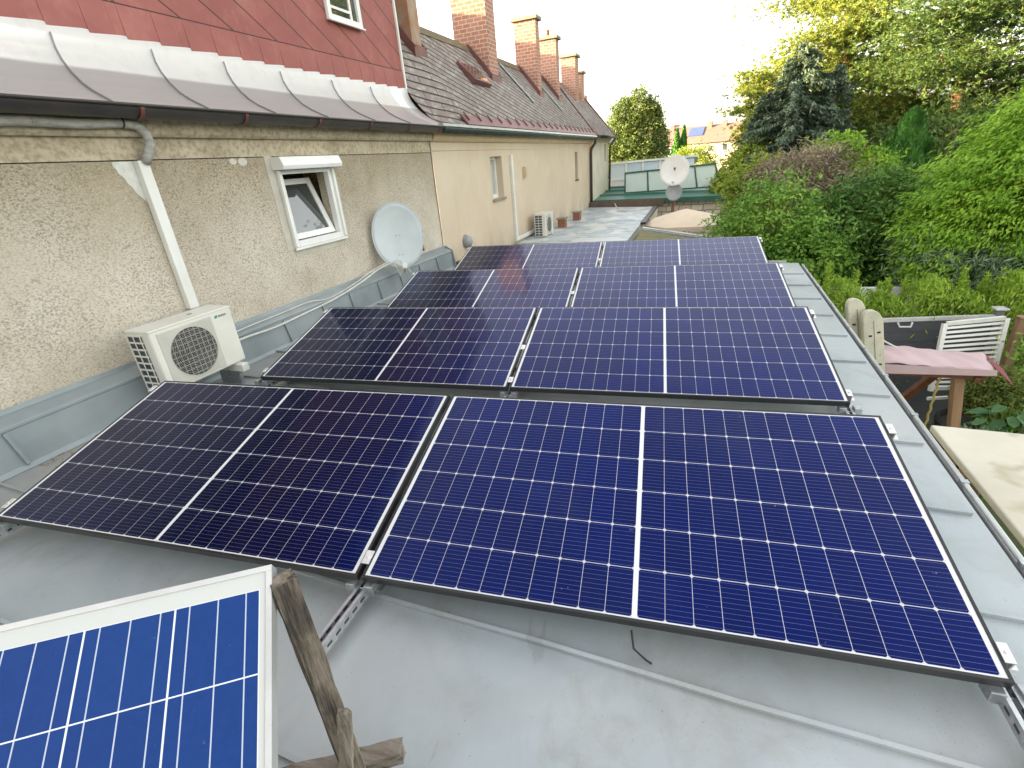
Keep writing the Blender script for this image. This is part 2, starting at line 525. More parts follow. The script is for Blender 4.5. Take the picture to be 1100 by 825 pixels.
def patched_roof():
    t = NT('patched_metal_roof')
    c = t.ramp(t.noise(1.2, 7, .65), [(.3, (.26, .33, .39)), (.55, (.42, .48, .5)), (.75, (.54, .56, .55))])
    g = t.noise(1.7, 9, .72, stretch=(.6, 1.6, 1), dist=1.4)
    c = t.mix(t.ramp(g, [(.52, 0), (.56, .8)]), c, (.19, .19, .18))
    c = t.mix(t.ramp(t.noise(2.1, 5, .5, stretch=(1, .6, 1)), [(.53, 0), (.58, .7)]), c, (.62, .61, .56))
    t.principled(c, .5, .1, t.bump(g, .2, .02)); return t.m


def green_roof_mat():
    t = NT('green_sheet_roof')
    c = t.ramp(t.noise(1.4, 7, .6, stretch=(.4, 2, 1)), [(.3, (.03, .11, .08)), (.55, (.06, .17, .125)), (.75, (.17, .25, .2))])
    t.principled(c, .45, .05, None); return t.m


def crazy_paving():
    t = NT('stone_faced_wall')
    P = t.coord('Position')
    s = t.dot(P, tuple(SV)); d = t.dot(P, tuple(DV)); z = t.sep(P)[2]
    br = t.n('ShaderNodeTexBrick'); br.offset = .37; br.squash = .6; br.squash_frequency = 2
    w = t.noise(2.0, 2)
    t.link(t.comb(t.math('ADD', t.math('ADD', s, d), t.math('MULTIPLY', w, .12)), t.math('MULTIPLY_ADD', w, .1, z), 0), br.inputs['Vector'])
    br.inputs['Color1'].default_value = (.68, .61, .5, 1); br.inputs['Color2'].default_value = (.55, .47, .39, 1)
    br.inputs['Mortar'].default_value = (.17, .15, .13, 1)
    br.inputs['Scale'].default_value = 1; br.inputs['Mortar Size'].default_value = .018
    br.inputs['Brick Width'].default_value = .42; br.inputs['Row Height'].default_value = .2
    c = t.mix(t.math('MULTIPLY', t.noise(5, 5), .4), br.outputs['Color'], (.6, .52, .42))
    t.principled(c, .9, 0, t.bump(br.outputs['Fac'], -.4, .02), .2); return t.m


def weathered_wood():
    t = NT('weathered_grey_timber')
    P = t.coord('Object')
    g = t.noise(26, 8, .7, stretch=(1, 1, .07), vec=P)
    c = t.ramp(g, [(.38, (.05, .042, .036)), (.48, (.2, .165, .13)), (.58, (.3, .26, .21)), (.75, (.4, .36, .3))])
    b = t.noise(5, 6, .6, vec=P)
    c = t.mix(t.ramp(b, [(.5, 0), (.64, .8)]), c, (.05, .044, .04))
    h = t.noise(60, 6, .7, stretch=(1, 1, .05), vec=P)
    t.principled(c, .92, 0, t.bump(t.math('ADD', g, h), 1.0, .012), .2); return t.m


def weathered_wood_h():
    t = NT('weathered_grey_timber_flat')
    P = t.coord('Object')
    g = t.noise(26, 8, .7, stretch=(.07, .6, 1), vec=P)
    c = t.ramp(g, [(.36, (.07, .06, .05)), (.47, (.2, .17, .14)), (.58, (.28, .25, .21)), (.75, (.36, .32, .28))])
    t.principled(c, .92, 0, t.bump(g, 1.0, .012), .2); return t.m


PW, PH = 2.094, 1.134


def cells_mono():
    t = NT('mono_cells_under_glass')
    x, y, z = t.sep(t.coord('Object'))[:3]
    pu, pv = .0920, .1837
    ax = t.math('SUBTRACT', t.math('ABSOLUTE', x), .0085)
    yy = t.math('SUBTRACT', y, .016)
    inside = t.math('MULTIPLY', t.math('GREATER_THAN', ax, 0), t.math('LESS_THAN', ax, pu * 11))
    inside = t.math('MULTIPLY', inside, t.math('MULTIPLY', t.math('GREATER_THAN', yy, 0), t.math('LESS_THAN', yy, pv * 6)))
    du, dv = t.edist(ax, pu), t.edist(yy, pv)
    gap = t.math('MAXIMUM', t.math('LESS_THAN', du, .0008), t.math('LESS_THAN', dv, .0013))
    dia = t.math('LESS_THAN', t.math('ADD', du, dv), .0085)
    gap = t.math('MAXIMUM', gap, dia)
    bus = t.math('LESS_THAN', t.edist(t.math('ADD', yy, pv / 20), pv / 10), .00052)
    wn = t.n('ShaderNodeTexWhiteNoise', noise_dimensions='3D')
    oi = t.n('ShaderNodeObjectInfo')
    t.link(t.comb(t.math('FLOOR', t.math('DIVIDE', ax, pu)), t.math('FLOOR', t.math('DIVIDE', yy, pv)),
                  t.math('ADD', t.math('SIGN', x), t.math('MULTIPLY', oi.outputs['Random'], 50))), wn.inputs[0])
    cl = t.ramp(t.noise(1.1, 3, .5, vec=t.coord('Object')), [(.3, (.0012, .0105, .125)), (.7, (.003, .008, .08))])
    cell = t.mix(t.math('MULTIPLY', wn.outputs[0], .35), cl, (.004, .008, .06))
    c = t.mix(bus, cell, (.085, .105, .19))
    c = t.mix(gap, c, (.5, .51, .56))
    c = t.mix(inside, (.66, .67, .68), c)
    dust = t.noise(2.5, 6, .6, vec=t.coord('Object'))
    sp = t.noise(70, 2, .5, vec=t.coord('Object'))
    oc = t.n('ShaderNodeVectorMath', operation='ADD'); t.link(t.coord('Object'), oc.inputs[0]); t.link(t.comb(t.math('MULTIPLY', oi.outputs['Random'], 40), 0, 0), oc.inputs[1])
    drop = t.math('MULTIPLY', t.ramp(t.noise(17, 3, .7, vec=oc.outputs[0]), [(.7, 0), (.73, 1)]), t.ramp(t.noise(2.2, 2, vec=oc.outputs[0]), [(.5, 0), (.62, 1)]))
    c = t.mix(t.math('MULTIPLY', drop, .35), c, (.5, .52, .55))
    c = t.mix(t.math('MULTIPLY', t.ramp(sp, [(.74, 0), (.8, 1)]), .1), c, (.4, .42, .45))
    film = t.ramp(t.noise(1.6, 8, .7, vec=oc.outputs[0]), [(.5, 0), (.8, .035)])
    c = t.mix(film, c, (.35, .37, .42))
    r = t.ramp(dust, [(.3, .04), (.7, .1)])
    isc = t.math('MULTIPLY', inside, t.math('SUBTRACT', 1, t.math('MAXIMUM', gap, bus)))
    p = t.principled(c, t.math('MULTIPLY_ADD', isc, -.1, .42), t.math('MULTIPLY', isc, .96), None, .3)
    p.inputs['Coat Weight'].default_value = 1; p.inputs['Coat IOR'].default_value = 1.18
    t.link(r, p.inputs['Coat Roughness'])
    wv = t.noise(3.5, 2, .4, vec=t.coord('Object'))
    t.link(t.bump(wv, .05, .01), p.inputs['Coat Normal'])
    return t.m


def cells_poly():
    t = NT('poly_cells_under_glass')
    x, y, z = t.sep(t.coord('Object'))[:3]      # x to the left edge <0, y down <0, corner of cells at 0
    cw = .158
    ins = t.math('MULTIPLY', t.math('MULTIPLY', t.math('LESS_THAN', x, 0), t.math('GREATER_THAN', x, -cw * 6)),
                 t.math('MULTIPLY', t.math('LESS_THAN', y, 0), t.math('GREATER_THAN', y, -cw * 10)))
    gap = t.math('MAXIMUM', t.edge(x, cw, .0036), t.edge(y, cw, .0026))
    bus = t.edge(t.math('ADD', x, cw / 6), cw / 3, .0025)
    vo = t.n('ShaderNodeTexVoronoi', feature='F1'); t.link(t.coord('Object'), vo.inputs['Vector']); vo.inputs['Scale'].default_value = 90
    wn = t.n('ShaderNodeTexWhiteNoise', noise_dimensions='2D')
    t.link(t.comb(t.math('FLOOR', t.math('DIVIDE', x, cw)), t.math('FLOOR', t.math('DIVIDE', y, cw)), 0), wn.inputs[0])
    cell = t.mix(wn.outputs[0], (.009, .036, .16), (.012, .046, .19))
    cell = t.mix(t.math('MULTIPLY', t.sep(vo.outputs['Color'])[0], .3), cell, (.014, .052, .22))
    c = t.mix(bus, cell, (.42, .47, .56))
    c = t.mix(gap, c, (.66, .69, .72))
    c = t.mix(ins, (.52, .53, .51), c)
    sp = t.noise(60, 2, .5, vec=t.coord('Object'))
    c = t.mix(t.math('MULTIPLY', t.ramp(sp, [(.72, 0), (.78, 1)]), .1), c, (.5, .5, .5))
    t.principled(c, .14, 0, None, .5, 1.22)
    return t.m


def window_glass():
    t = NT('window_glass')
    c = t.ramp(t.noise(2, 3), [(.3, (.03, .035, .035)), (.7, (.045, .05, .05))])
    t.principled(c, .03, 0, None, .5, 2.1); return t.m


def leaf_mat(name, cols, trans=.3, clump=1.2, rough=.55, clump_amt=.5):
    t = NT(name)
    g = t.n('ShaderNodeNewGeometry')
    f = t.math('ADD', t.math('MULTIPLY', g.outputs['Random Per Island'], 1 - clump_amt),
               t.math('MULTIPLY', t.ramp(t.noise(clump, 3, .6), [(.3, 0), (.7, 1)]), clump_amt))
    k = len(cols)
    c = t.ramp(f, [((i + .5) / k, cc) for i, cc in enumerate(cols)])
    p = t.n('ShaderNodeBsdfPrincipled'); t.link(c, p.inputs['Base Color']); p.inputs['Roughness'].default_value = rough
    p.inputs['Specular IOR Level'].default_value = .25
    tr = t.n('ShaderNodeBsdfTranslucent')
    cc = t.mix(.18, c, (.2, .3, .03)); t.link(cc, tr.inputs[0])
    mx = t.n('ShaderNodeMixShader'); mx.inputs[0].default_value = trans
    t.link(p.outputs[0], mx.inputs[1]); t.link(tr.outputs[0], mx.inputs[2]); t.link(mx.outputs[0], t.out.inputs[0])
    return t.m


M['rail'] = rail_mat(); M['ground'] = ground_mat(); M['deck'] = roof_deck_mat(); M['upstand'] = upstand_mat(); M['roughcast'] = roughcast()
M['band'] = band_plaster(); M['tan'] = tan_plaster(); M['red_slate'] = red_slate(); M['old_slate'] = old_slate_roof()
M['red_sheet'] = plain_red_metal(); M['brick'] = brick_mat(); M['apron'] = apron_mat(); M['patched'] = patched_roof()
M['green_roof'] = green_roof_mat(); M['crazy'] = crazy_paving(); M['wood'] = weathered_wood(); M['wood_h'] = weathered_wood_h()
M['mono'] = cells_mono(); M['poly'] = cells_poly(); M['glass'] = window_glass()


# ------------------------------------------------------------------ world, sun, camera
world = bpy.data.worlds.new('World'); scene.world = world; world.use_nodes = True
wt = world.node_tree; wt.nodes.clear()
sky = wt.nodes.new('ShaderNodeTexSky'); sky.sky_type = 'NISHITA'; sky.sun_disc = False
TO_SUN = Vector((-.97, -.22, 0)).normalized()
ELEV = R(10)
sky.sun_elevation = ELEV
sky.sun_rotation = math.atan2(TO_SUN.x, TO_SUN.y)
sky.air_density = 1.0; sky.dust_density = 3.5; sky.ozone_density = 1.0; sky.altitude = 200
bg = wt.nodes.new('ShaderNodeBackground'); bg.inputs[1].default_value = .15
wo = wt.nodes.new('ShaderNodeOutputWorld')
hs = wt.nodes.new('ShaderNodeHueSaturation'); hs.inputs['Saturation'].default_value = .38; hs.inputs['Value'].default_value = 1.0
tint = wt.nodes.new('ShaderNodeMix'); tint.data_type = 'RGBA'; tint.blend_type = 'MULTIPLY'; tint.inputs[0].default_value = 1
tint.inputs[7].default_value = (1.07, 1.0, .9, 1)
wt.links.new(sky.outputs[0], hs.inputs['Color']); wt.links.new(hs.outputs[0], tint.inputs[6]); wt.links.new(tint.outputs[2], bg.inputs[0]); wt.links.new(bg.outputs[0], wo.inputs[0])

sun = bpy.data.lights.new('sun', 'SUN'); sun.energy = 4.2; sun.angle = R(.6); sun.color = (1, .74, .42)
so = bpy.data.objects.new('sun', sun); COL.objects.link(so)
ray = -(TO_SUN * math.cos(ELEV) + Vector((0, 0, math.sin(ELEV))))
so.rotation_euler = ray.to_track_quat('-Z', 'Y').to_euler()

cam = bpy.data.cameras.new('camera'); co = bpy.data.objects.new('camera', cam); COL.objects.link(co)
cam.sensor_width = 36; cam.sensor_fit = 'HORIZONTAL'; cam.lens = 523.739 / 1100 * 36
cam.clip_start = .02; cam.clip_end = 2000
RC = ((0.9636760838, -0.0352711954, 0.2647344862), (0.2548721560, 0.4176432908, -0.8721320231), (-0.0798034430, 0.9079262219, 0.4114624966))
co.matrix_world = Matrix(RC).to_4x4()
co.matrix_world.translation = Vector((1.06834624, -1.20917694, 1.43684217))
scene.camera = co
scene.view_settings.view_transform = 'Standard'; scene.view_settings.look = 'None'
scene.view_settings.gamma = 1; scene.view_settings.use_curve_mapping = False
scene.view_settings.exposure = 2.95

# ------------------------------------------------------------------ setting
b = MB(); b.poly([(-400, -150, GROUND), (400, -150, GROUND), (400, 600, GROUND), (-400, 600, GROUND)])
meta(b.build('ground', M['ground']), kind='structure', label='garden ground far below the roof')

# ------------------------------------------------------------------ extension with the flat roof
ext = thing('extension_building', 'low extension with a grey-blue standing-seam sheet metal roof carrying the solar panels', 'building', H((2, 2.7, GROUND)))
SE = 7.02
part('wall', M['cream_wall'], ext, lambda q: q.box((-6, .02, GROUND), (SE - .02, 5.3, ROOFZ - .06)), H)
part('roof_deck', M['deck'], ext, lambda q: q.box((-6, .14, ROOFZ - .055), (SE, 5.445, ROOFZ)), H)
seams = [-2.7, -2.1, -1.5, -.9, -.3] + [.3 + .6 * i for i in range(11)]
for i, s in enumerate(seams):
    sk = .1 if s < 1 else .04       # slightly skew joints
    def seam(q, s=s, sk=sk):
        n = 16
        pts0 = [(s + sk * (1 - (k / n)) + .004 * math.sin(k * 1.7 + s * 5), .15 + 5.27 * k / n) for k in range(n + 1)]
        for k in range(n):
            (s0, d0), (s1, d1) = pts0[k], pts0[k + 1]
            h = .02
            q.prism([(s0 - .006, d0, ROOFZ + .0005), (s0 + .006, d0, ROOFZ + .0005), (s0 + .005, d0, ROOFZ + h), (s0 - .009, d0, ROOFZ + h - .003)], Vector((s1 - s0, d1 - d0, 0)))
    part('seam', M['deck'], ext, seam, H)
# upstand against the wall: sheets, a folded coping ledge and joints
joints = [-2.4, -1.4, -.4, .55, 1.55, 2.3, 2.95, 3.55, 4.05, 4.65, 5.2, 5.75, 6.3]
up = part('upstand', M['upstand'], ext, lambda q: q.strip([(.17, ROOFZ + .002), (.142, ROOFZ + .03), (.125, .15)], -6, 6.86), H, solid=.004)
part('ledge', M['upstand'], ext, lambda q: q.strip([(.128, .128), (.137, .135), (.137, .15), (.128, .158), (.04, .195), (.012, .2), (.008, .235)], -6, 6.88), H, solid=.003)
for s in joints:
    part('joint', M['upstand'], up, lambda q: q.prism([(s, .133, .126), (s + .02, .133, .126), (s + .05, .15, ROOFZ + .034), (s + .028, .15, ROOFZ + .034)], (0, .014, .0)), H)
part('end_flap', M['upstand'], ext, lambda q: q.prism([(6.862, .005, ROOFZ), (6.862, .2, ROOFZ), (6.862, .16, .16), (6.862, .02, .24)], (.012, 0, 0)), H)
part('far_edge', M['zinc'], ext, lambda q: q.box((SE + .002, .3, ROOFZ - .08), (SE + .03, 5.3, ROOFZ + .03)), H)
# gutter along the garden side
GD = 5.464
gp = [(5.447, ROOFZ - .004), (5.449, ROOFZ - .03)] + [(GD - .014 * math.cos(a), ROOFZ - .035 - .06 * math.sin(a)) for a in [math.pi * k / 8 for k in range(9)]] + [(GD + .014, ROOFZ - .012)]
gut = part('gutter', M['zinc'], ext, lambda q: q.strip(gp, -6, SE - .1), H, solid=.003, smooth=True)
part('gutter_bead', M['zinc_light'], ext, lambda q: q.tube([(-6, GD + .022, ROOFZ - .004), (SE - .1, GD + .022, ROOFZ - .004)], .0125, 8), H, smooth=True)
for s in [.25, 1.2, 1.75, 2.45, 3.05, 3.6, 4.15, 4.9, 5.6, 6.3]:
    part('gutter_clip', M['galv'], gut, lambda q: q.box((s, GD + .004, ROOFZ - .012), (s + .03, GD + .037, ROOFZ + .0105)), H)

# leaf litter beside the wall, debris
deb = MB(H)
for k in range(40):
    s, d = .62 + random.random() * .35, .16 + random.random() * .3
    a = random.random() * 6.28; l = .01 + .02 * random.random()
    z = ROOFZ + .003 + .006 * random.random()
    deb.prism([(s, d, z), (s + l * math.cos(a), d + l * math.sin(a), z + .003), (s + l * math.cos(a + .6), d + l * math.sin(a + .6), z)], (0, 0, .002))
meta(deb.build('leaf_litter', M['timber_brown']), 'little heap of dry brown leaf litter in the corner of the sheet upstand', 'leaf litter', kind='stuff')

# ------------------------------------------------------------------ solar panels
TILT = R(13.565)
SLOPE = R(.29)
ROWS = [(0, 0, 0), (.1335, 1.7667, .0052), (.2729, 3.4723, -.005), (.3835, 5.2599, .001)]
MROT = Matrix.Rotation(SLOPE, 3, 'Y') @ Matrix.Rotation(TILT, 3, 'X')
GAP = .022


def make_panel():
    r = thing('solar_panel', 'x', 'solar panel')
    w, h, t, lip = PW / 2, PH, .035, .011
    gl = part('cell_sheet', M['mono'], r, lambda q: q.box((-w + lip - .002, lip - .002, -.008), (w - lip + .002, h - lip + .002, -.0025)))
    fr = MB()
    for a, bb in [((-w, 0), (w, lip)), ((-w, h - lip), (w, h)), ((-w, lip), (-w + lip, h - lip)), ((w - lip, lip), (w, h - lip))]:
        fr.box((a[0], a[1], -t), (bb[0], bb[1], 0))
    fr.build('frame', M['frame_black'], r, bevel=.0012, recalc=False)
    part('back_sheet', M['white_plastic'], r, lambda q: q.box((-w + lip, lip, -.013), (w - lip, h - lip, -.0085)))
    part('junction_box', M['black_plastic'], r, lambda q: q.box((-.05, h - .16, -.03), (.05, h - .1, -.0135)))
    return r


proto = make_panel()
PLAB = [['dark solar panel of the front row at the wall side, mirroring the house',
         'bright blue solar panel of the front row at the gutter side, nearest the camera'],
        ['solar panel of the second row at the wall side, dark across its left',
         'blue solar panel of the second row at the gutter side, white specks on it'],
        ['solar panel of the third row at the wall side, behind the dish and partly dark',
         'greyish solar panel of the third row at the gutter side'],
        ['solar panel of the farthest row beside the tan wall, small dark left corner',
         'greyish solar panel of the farthest row at the gutter side, below the green shrub']]
for i, off in enumerate(ROWS):
    for j, sx in enumerate((-1, 1)):
        o = proto
        if i or j:
            o = proto.copy(); COL.objects.link(o)
            for ch in proto.children:
                c = ch.copy(); COL.objects.link(c); c.parent = o
        ctr = Vector(off) + MROT @ Vector((sx * (PW / 2 + GAP / 2), 0, 0))
        o.matrix_world = Matrix.Translation(ctr) @ MROT.to_4x4()
        o['label'] = PLAB[i][j]; o['group'] = 'black framed solar panels in four tilted rows'

# mounting rails: one perforated channel per column of clamps
RK = .0735


def rail(x0, label, cw):
    y0, y1 = -.27, 6.75
    r = thing('mounting_rail', label, 'mounting rail', (x0, 0, ROOFZ), 'perforated rails under the panel rows')
    zt = ROOFZ + .085
    q = MB()
    A, B_ = Vector((x0 + RK * y0, y0, 0)), Vector((x0 + RK * y1, y1, 0))
    ux = Vector((1, -RK, 0)).normalized()
    for dx, z0, z1, wd in [(-.0205, zt - .04, zt, .003), (.0205, zt - .04, zt, .003), (0, zt - .043, zt - .0402, .044), (-.0155, zt + .0003, zt + .003, .013), (.0155, zt + .0003, zt + .003, .013)]:
        a = A + ux * dx; bb = B_ + ux * dx
        q.prism([a - ux * wd / 2 + Vector((0, 0, z0)), a + ux * wd / 2 + Vector((0, 0, z0)), a + ux * wd / 2 + Vector((0, 0, z1)), a - ux * wd / 2 + Vector((0, 0, z1))], bb - a)
    ch = q.build('channel', M['rail'], r, recalc=False)
    for s in seams:
        yy = s - .099 * (x0 + 3.06) + (.07 if s < 1 else .02)
        if y0 < yy < y1:
            c = Vector((x0 + RK * yy, yy, 0)) + ux * .045
            part('seam_clamp', M['galv'], r, lambda q: q.beam(c + Vector((0, -.03, ROOFZ + .024)), c + Vector((0, .03, ROOFZ + .024)), .03, .046))
    for i, off in enumerate(ROWS):
        xo = off[0] + (x0 if abs(x0) < .5 else (x0))
        fl = Vector(off)
        def at(v, dz, x=x0 + off[0]):
            return fl + MROT @ Vector((x - off[0], v, dz))
        # front foot
        f0 = at(.012, -.036)
        part('front_bracket', M['galv'], r, lambda q: (q.beam(f0 + Vector((-.06, -.012, -.02)), f0 + Vector((-.02, -.012, -.02)), .05, .038), q.beam(f0 + Vector((.02, -.012, -.02)), f0 + Vector((.06, -.012, -.02)), .05, .038),
                                                           q.beam(f0 + Vector((-.04, -.02, -.045)), f0 + Vector((.04, -.02, -.045)), .006, .035)), bevel=.003)
        bk = at(PH - .06, -.038)
        ft = Vector((bk.x, bk.y, zt + .004))
        part('rear_leg', M['galv'], r, lambda q: q.beam(ft, bk, .035, .03, (0, 1, 0)))
        for v in ((.085,) if (cw == 0 and i == 0) else (.085, .5) if cw == 0 else (.085, PH - .09)):
            c0, c1 = at(v - .03, .0), at(v + .03, .0)
            up = MROT @ Vector((0, 0, 1))
            if cw == 0:
                part('panel_clamp', M['alu'], r, lambda q: (q.beam(c0 + up * .003, c1 + up * .003, .033, .005, up), q.tube([(c0 + c1) / 2 + up * .005, (c0 + c1) / 2 + up * .011], .006, 6)), bevel=.001)
            else:
                ox = MROT @ Vector((cw * .02, 0, 0))
                part('panel_clamp', M['alu'], r, lambda q: (q.beam(c0 + ox * .35 + up * .003, c1 + ox * .35 + up * .003, .028, .005, up), q.beam(c0 + ox * .9 - up * .015, c1 + ox * .9 - up * .015, .006, .04, up), q.beam(c0 + ox * 1.35 - up * .034, c1 + ox * 1.35 - up * .034, .024, .005, up),
                                                              q.tube([(c0 + c1) / 2 + ox * .4 + up * .005, (c0 + c1) / 2 + ox * .4 + up * .011], .006, 6)), bevel=.001)
    return r


rail(0, 'perforated galvanised rail under the middle gap between panels, its end sticking out in front', 0)
rail(PW + GAP / 2 + .004, 'perforated galvanised rail along the gutter-side ends of the panel rows', 1)
rail(-PW - GAP / 2 - .004, 'perforated galvanised rail along the wall-side ends of the panel rows', -1)

cb = MB(); cb.tube([(1.05, .0, -.05), (1.06, -.03, -.1), (1.1, -.045, -.125), (1.12, -.05, -.133)], .004, 6)
meta(cb.build('panel_cable', M['black_plastic'], smooth=True), 'short black cable end drooping from under the front edge of the bright blue panel', 'cable')

# ------------------------------------------------------------------ old blue panel in the foreground, propped by timbers
RP = Matrix(((0.858, -0.418, 0.300), (0.513, 0.730, -0.451), (-0.030, 0.541, 0.841)))
RP = RP.to_quaternion().to_matrix()
pl = thing('poly_solar_panel', 'old solar panel with blue cells and a white frame leaning at the front left', 'solar panel')
pw, ph, cw = 6 * .158, 10 * .158, .158
mg, mt = .012, .034
part('cell_sheet', M['poly'], pl, lambda q: q.box((-pw - mg, -ph - mt, -.004), (mg, mt, 0)))
fr = MB()
for a, bb in [((-pw - mg - .028, mt), (mg + .012, mt + .012)), ((-pw - mg - .028, -ph - mt - .012), (mg + .012, -ph - mt)), ((-pw - mg - .012, -ph - mt), (-pw - mg, mt)), ((mg, -ph - mt), (mg + .012, mt))]:
    fr.box((a[0], a[1], -.036), (bb[0], bb[1], .004))
fr.build('frame', M['frame_silver'], pl, bevel=.001, recalc=False)
part('back_sheet', M['white_plastic'], pl, lambda q: q.box((-pw - mg, -ph - mt, -.008), (mg, mt, -.0045)))
part('junction_box', M['black_plastic'], pl, lambda q: q.box((-pw / 2 - .06, -.2, -.03), (-pw / 2 + .06, -.1, -.0085)))
pl.matrix_world = Matrix.Translation((0.302, -0.631, 0.666)) @ RP.to_4x4()

tb = thing('timber_prop', 'weathered grey timber prop of rough beams beside the white-framed panel', 'timber frame', (.36, -.6, ROOFZ))


def rough_beam(name, a, bb, w, h, m, up=(0, 0, 1), seed=1):
    rr = random.Random(seed)
    a, bb = Vector(a), Vector(bb)
    t = (bb - a).normalized(); u = Vector(up); x = t.cross(u).normalized(); y = x.cross(t)
    q = MB(); n = 14; rings = []
    for i in range(n + 1):
        p = a.lerp(bb, i / n)
        ring = []
        for sx, sy in [(-1, -1), (-.3, -1), (.4, -1), (1, -1), (1, .1), (1, 1), (.2, 1), (-1, 1), (-1, 0)]:
            ring.append(p + x * (sx * w / 2 + rr.uniform(-.0022, .0022)) + y * (sy * h / 2 + rr.uniform(-.0022, .0022)) + t * (rr.uniform(-.006, .006) if i in (0, n) else 0))
        rings.append(ring)
    k = 9
    q.add([p for r_ in rings for p in r_], [(i * k + j, i * k + (j + 1) % k, (i + 1) * k + (j + 1) % k, (i + 1) * k + j) for i in range(n) for j in range(k)] + [tuple(range(k - 1, -1, -1)), tuple(range(n * k, n * k + k))])
    return q.build(name, m, tb)


rough_beam('post', (.341, -.600, ROOFZ + .002), (.336, -.602, .672), .036, .05, M['wood'], (.5, .85, 0), 3)
rough_beam('cross_beam', (.06, -.695, -.06), (.44, -.518, -.05), .045, .05, M['wood_h'], (0, 0, 1), 5)
rough_beam('batten', (.35, -.69, ROOFZ + .004), (.408, -.628, .288), .012, .032, M['wood'], (.95, .3, 0), 8)

# ------------------------------------------------------------------ houses


def wall_grid(q, ss, zs, holes, d, depth):
    """front wall sheet at d with rectangular openings and their reveals"""
    ss, zs = sorted(ss), sorted(zs)
    for i in range(len(ss) - 1):
        for j in range(len(zs) - 1):
            cs, cz = (ss[i] + ss[i + 1]) / 2, (zs[j] + zs[j + 1]) / 2
            if any(h[0] < cs < h[1] and h[2] < cz < h[3] for h in holes): continue
            q.poly([(ss[i], d, zs[j]), (ss[i + 1], d, zs[j]), (ss[i + 1], d, zs[j + 1]), (ss[i], d, zs[j + 1])])
    for a, b_, z0, z1 in holes:
        q.poly([(a, d, z0), (a, d - depth, z0), (a, d - depth, z1), (a, d, z1)])
        q.poly([(b_, d, z0), (b_, d, z1), (b_, d - depth, z1), (b_, d - depth, z0)])
        q.poly([(a, d, z0), (b_, d, z0), (b_, d - depth, z0), (a, d - depth, z0)])
        q.poly([(a, d, z1), (a, d - depth, z1), (b_, d - depth, z1), (b_, d, z1)])


grey = thing('grey_house', 'house with rough grey-beige plaster and a red slate-clad upper storey above the flat roof', 'house', H((0, -2, GROUND)))
G0, G1 = -9.0, 6.83
hole = (3.56, 4.30, .82, 1.535)
wl = MB(H); wall_grid(wl, [G0, hole[0], hole[1], G1], [GROUND, hole[2], hole[3], 1.688], [hole], 0, .16)
wl.poly([(G1, 0, GROUND), (G1, -.3, GROUND), (G1, -.3, 1.688), (G1, 0, 1.688)])
wl.build('wall', M['roughcast'], grey, recalc=False)
part('wall_band', M['band'], grey, lambda q: q.box((G0, -.05, 1.696), (G1 - .002, .004, 1.852)), H)
part('wall_groove', M['dark_inside'], grey, lambda q: q.box((G0, -.05, 1.689), (G1 - .004, -.006, 1.6955)), H)
part('cornice', M['band'], grey, lambda q: q.prism([(G0, -.05, 1.853), (G0, .05, 1.853), (G0, .07, 1.875), (G0, .075, 1.97), (G0, .1, 2.03), (G0, -.05, 2.03)], (G1 - G0, 0, 0)), H)
part('rear_block', M['band'], grey, lambda q: q.box((G0, -8, GROUND), (7.2, -.62, 5.4)), H)
# ragged white plaster patch beside the cable duct
pp = [(1.93, 1.684)]
for k in range(9):
    pp.append((1.925 + .014 * k + .006 * math.sin(k * 2.3), 1.655 - k * .026))
pp += [(2.06, 1.42), (2.09, 1.38), (2.09, 1.684)]
part('plaster_patch', M['old_paint'], grey, lambda q: q.prism([(s, .001, z) for s, z in pp], (0, .003, 0)), H)
pp2 = [(2.18, 1.684), (2.19, 1.5), (2.21, 1.42), (2.195, 1.3), (2.215, 1.2), (2.19, 1.1), (2.18, 1.0), (2.175, 1.1), (2.175, 1.684)]
part('plaster_patch', M['old_paint'], grey, lambda q: q.prism([(s, .001, z) for s, z in pp2], (0, .003, 0)), H)
for (cs, cz, r_) in [(3.02, 1.66, .035), (3.13, 1.655, .045)]:
    part('plaster_patch', M['spot'], grey, lambda q: q.prism([(cs + r_ * math.cos(a) * 1.2, .001, cz + r_ * .8 * math.sin(a)) for a in [k * .7 for k in range(9)]], (0, .003, 0)), H)
# surround of smoother light plaster around the window
sur = MB(H)
for a, b_ in [((3.40, .76), (3.5, 1.70)), ((4.38, .76), (4.44, 1.50)), ((3.5, .68), (4.38, .765))]:
    sur.box((a[0], .001, a[1]), (b_[0], .005, b_[1]))
sur.build('window_surround', mat('light_plaster_surround', (.5, .47, .41), (.4, .37, .3), 5, rough=.9, bump=.3, bscale=50), grey)
# window
win = part('window', M['white_frame'], grey, lambda q: (q.box((3.505, -.05, .775), (3.575, .022, 1.56)), q.box((4.285, -.05, .775), (4.36, .022, 1.56)), q.box((3.576, -.05, .775), (4.284, .022, .84)), q.box((3.576, -.05, 1.52), (4.284, .018, 1.56)), q.box((3.49, .0225, .75), (4.375, .045, .7745))), H, bevel=.004)
part('room', M['dark_inside'], win, lambda q: q.box((3.5, -.5, .75), (4.4, -.45, 1.6)), H)
ta = R(20)


def sash(q, pts):
    return [(s, -.035 - (z - .85) * math.sin(ta) - dd, .85 + (z - .85) * math.cos(ta)) for s, dd, z in pts]


def sbox(q, s0, s1, z0, z1, d0=0, d1=.05):
    P = [(s0, d0, z0), (s1, d0, z0), (s1, d0, z1), (s0, d0, z1), (s0, d1, z0), (s1, d1, z0), (s1, d1, z1), (s0, d1, z1)]
    q.add(sash(q, P), [(0, 3, 2, 1), (4, 5, 6, 7), (0, 1, 5, 4), (1, 2, 6, 5), (2, 3, 7, 6), (3, 0, 4, 7)])


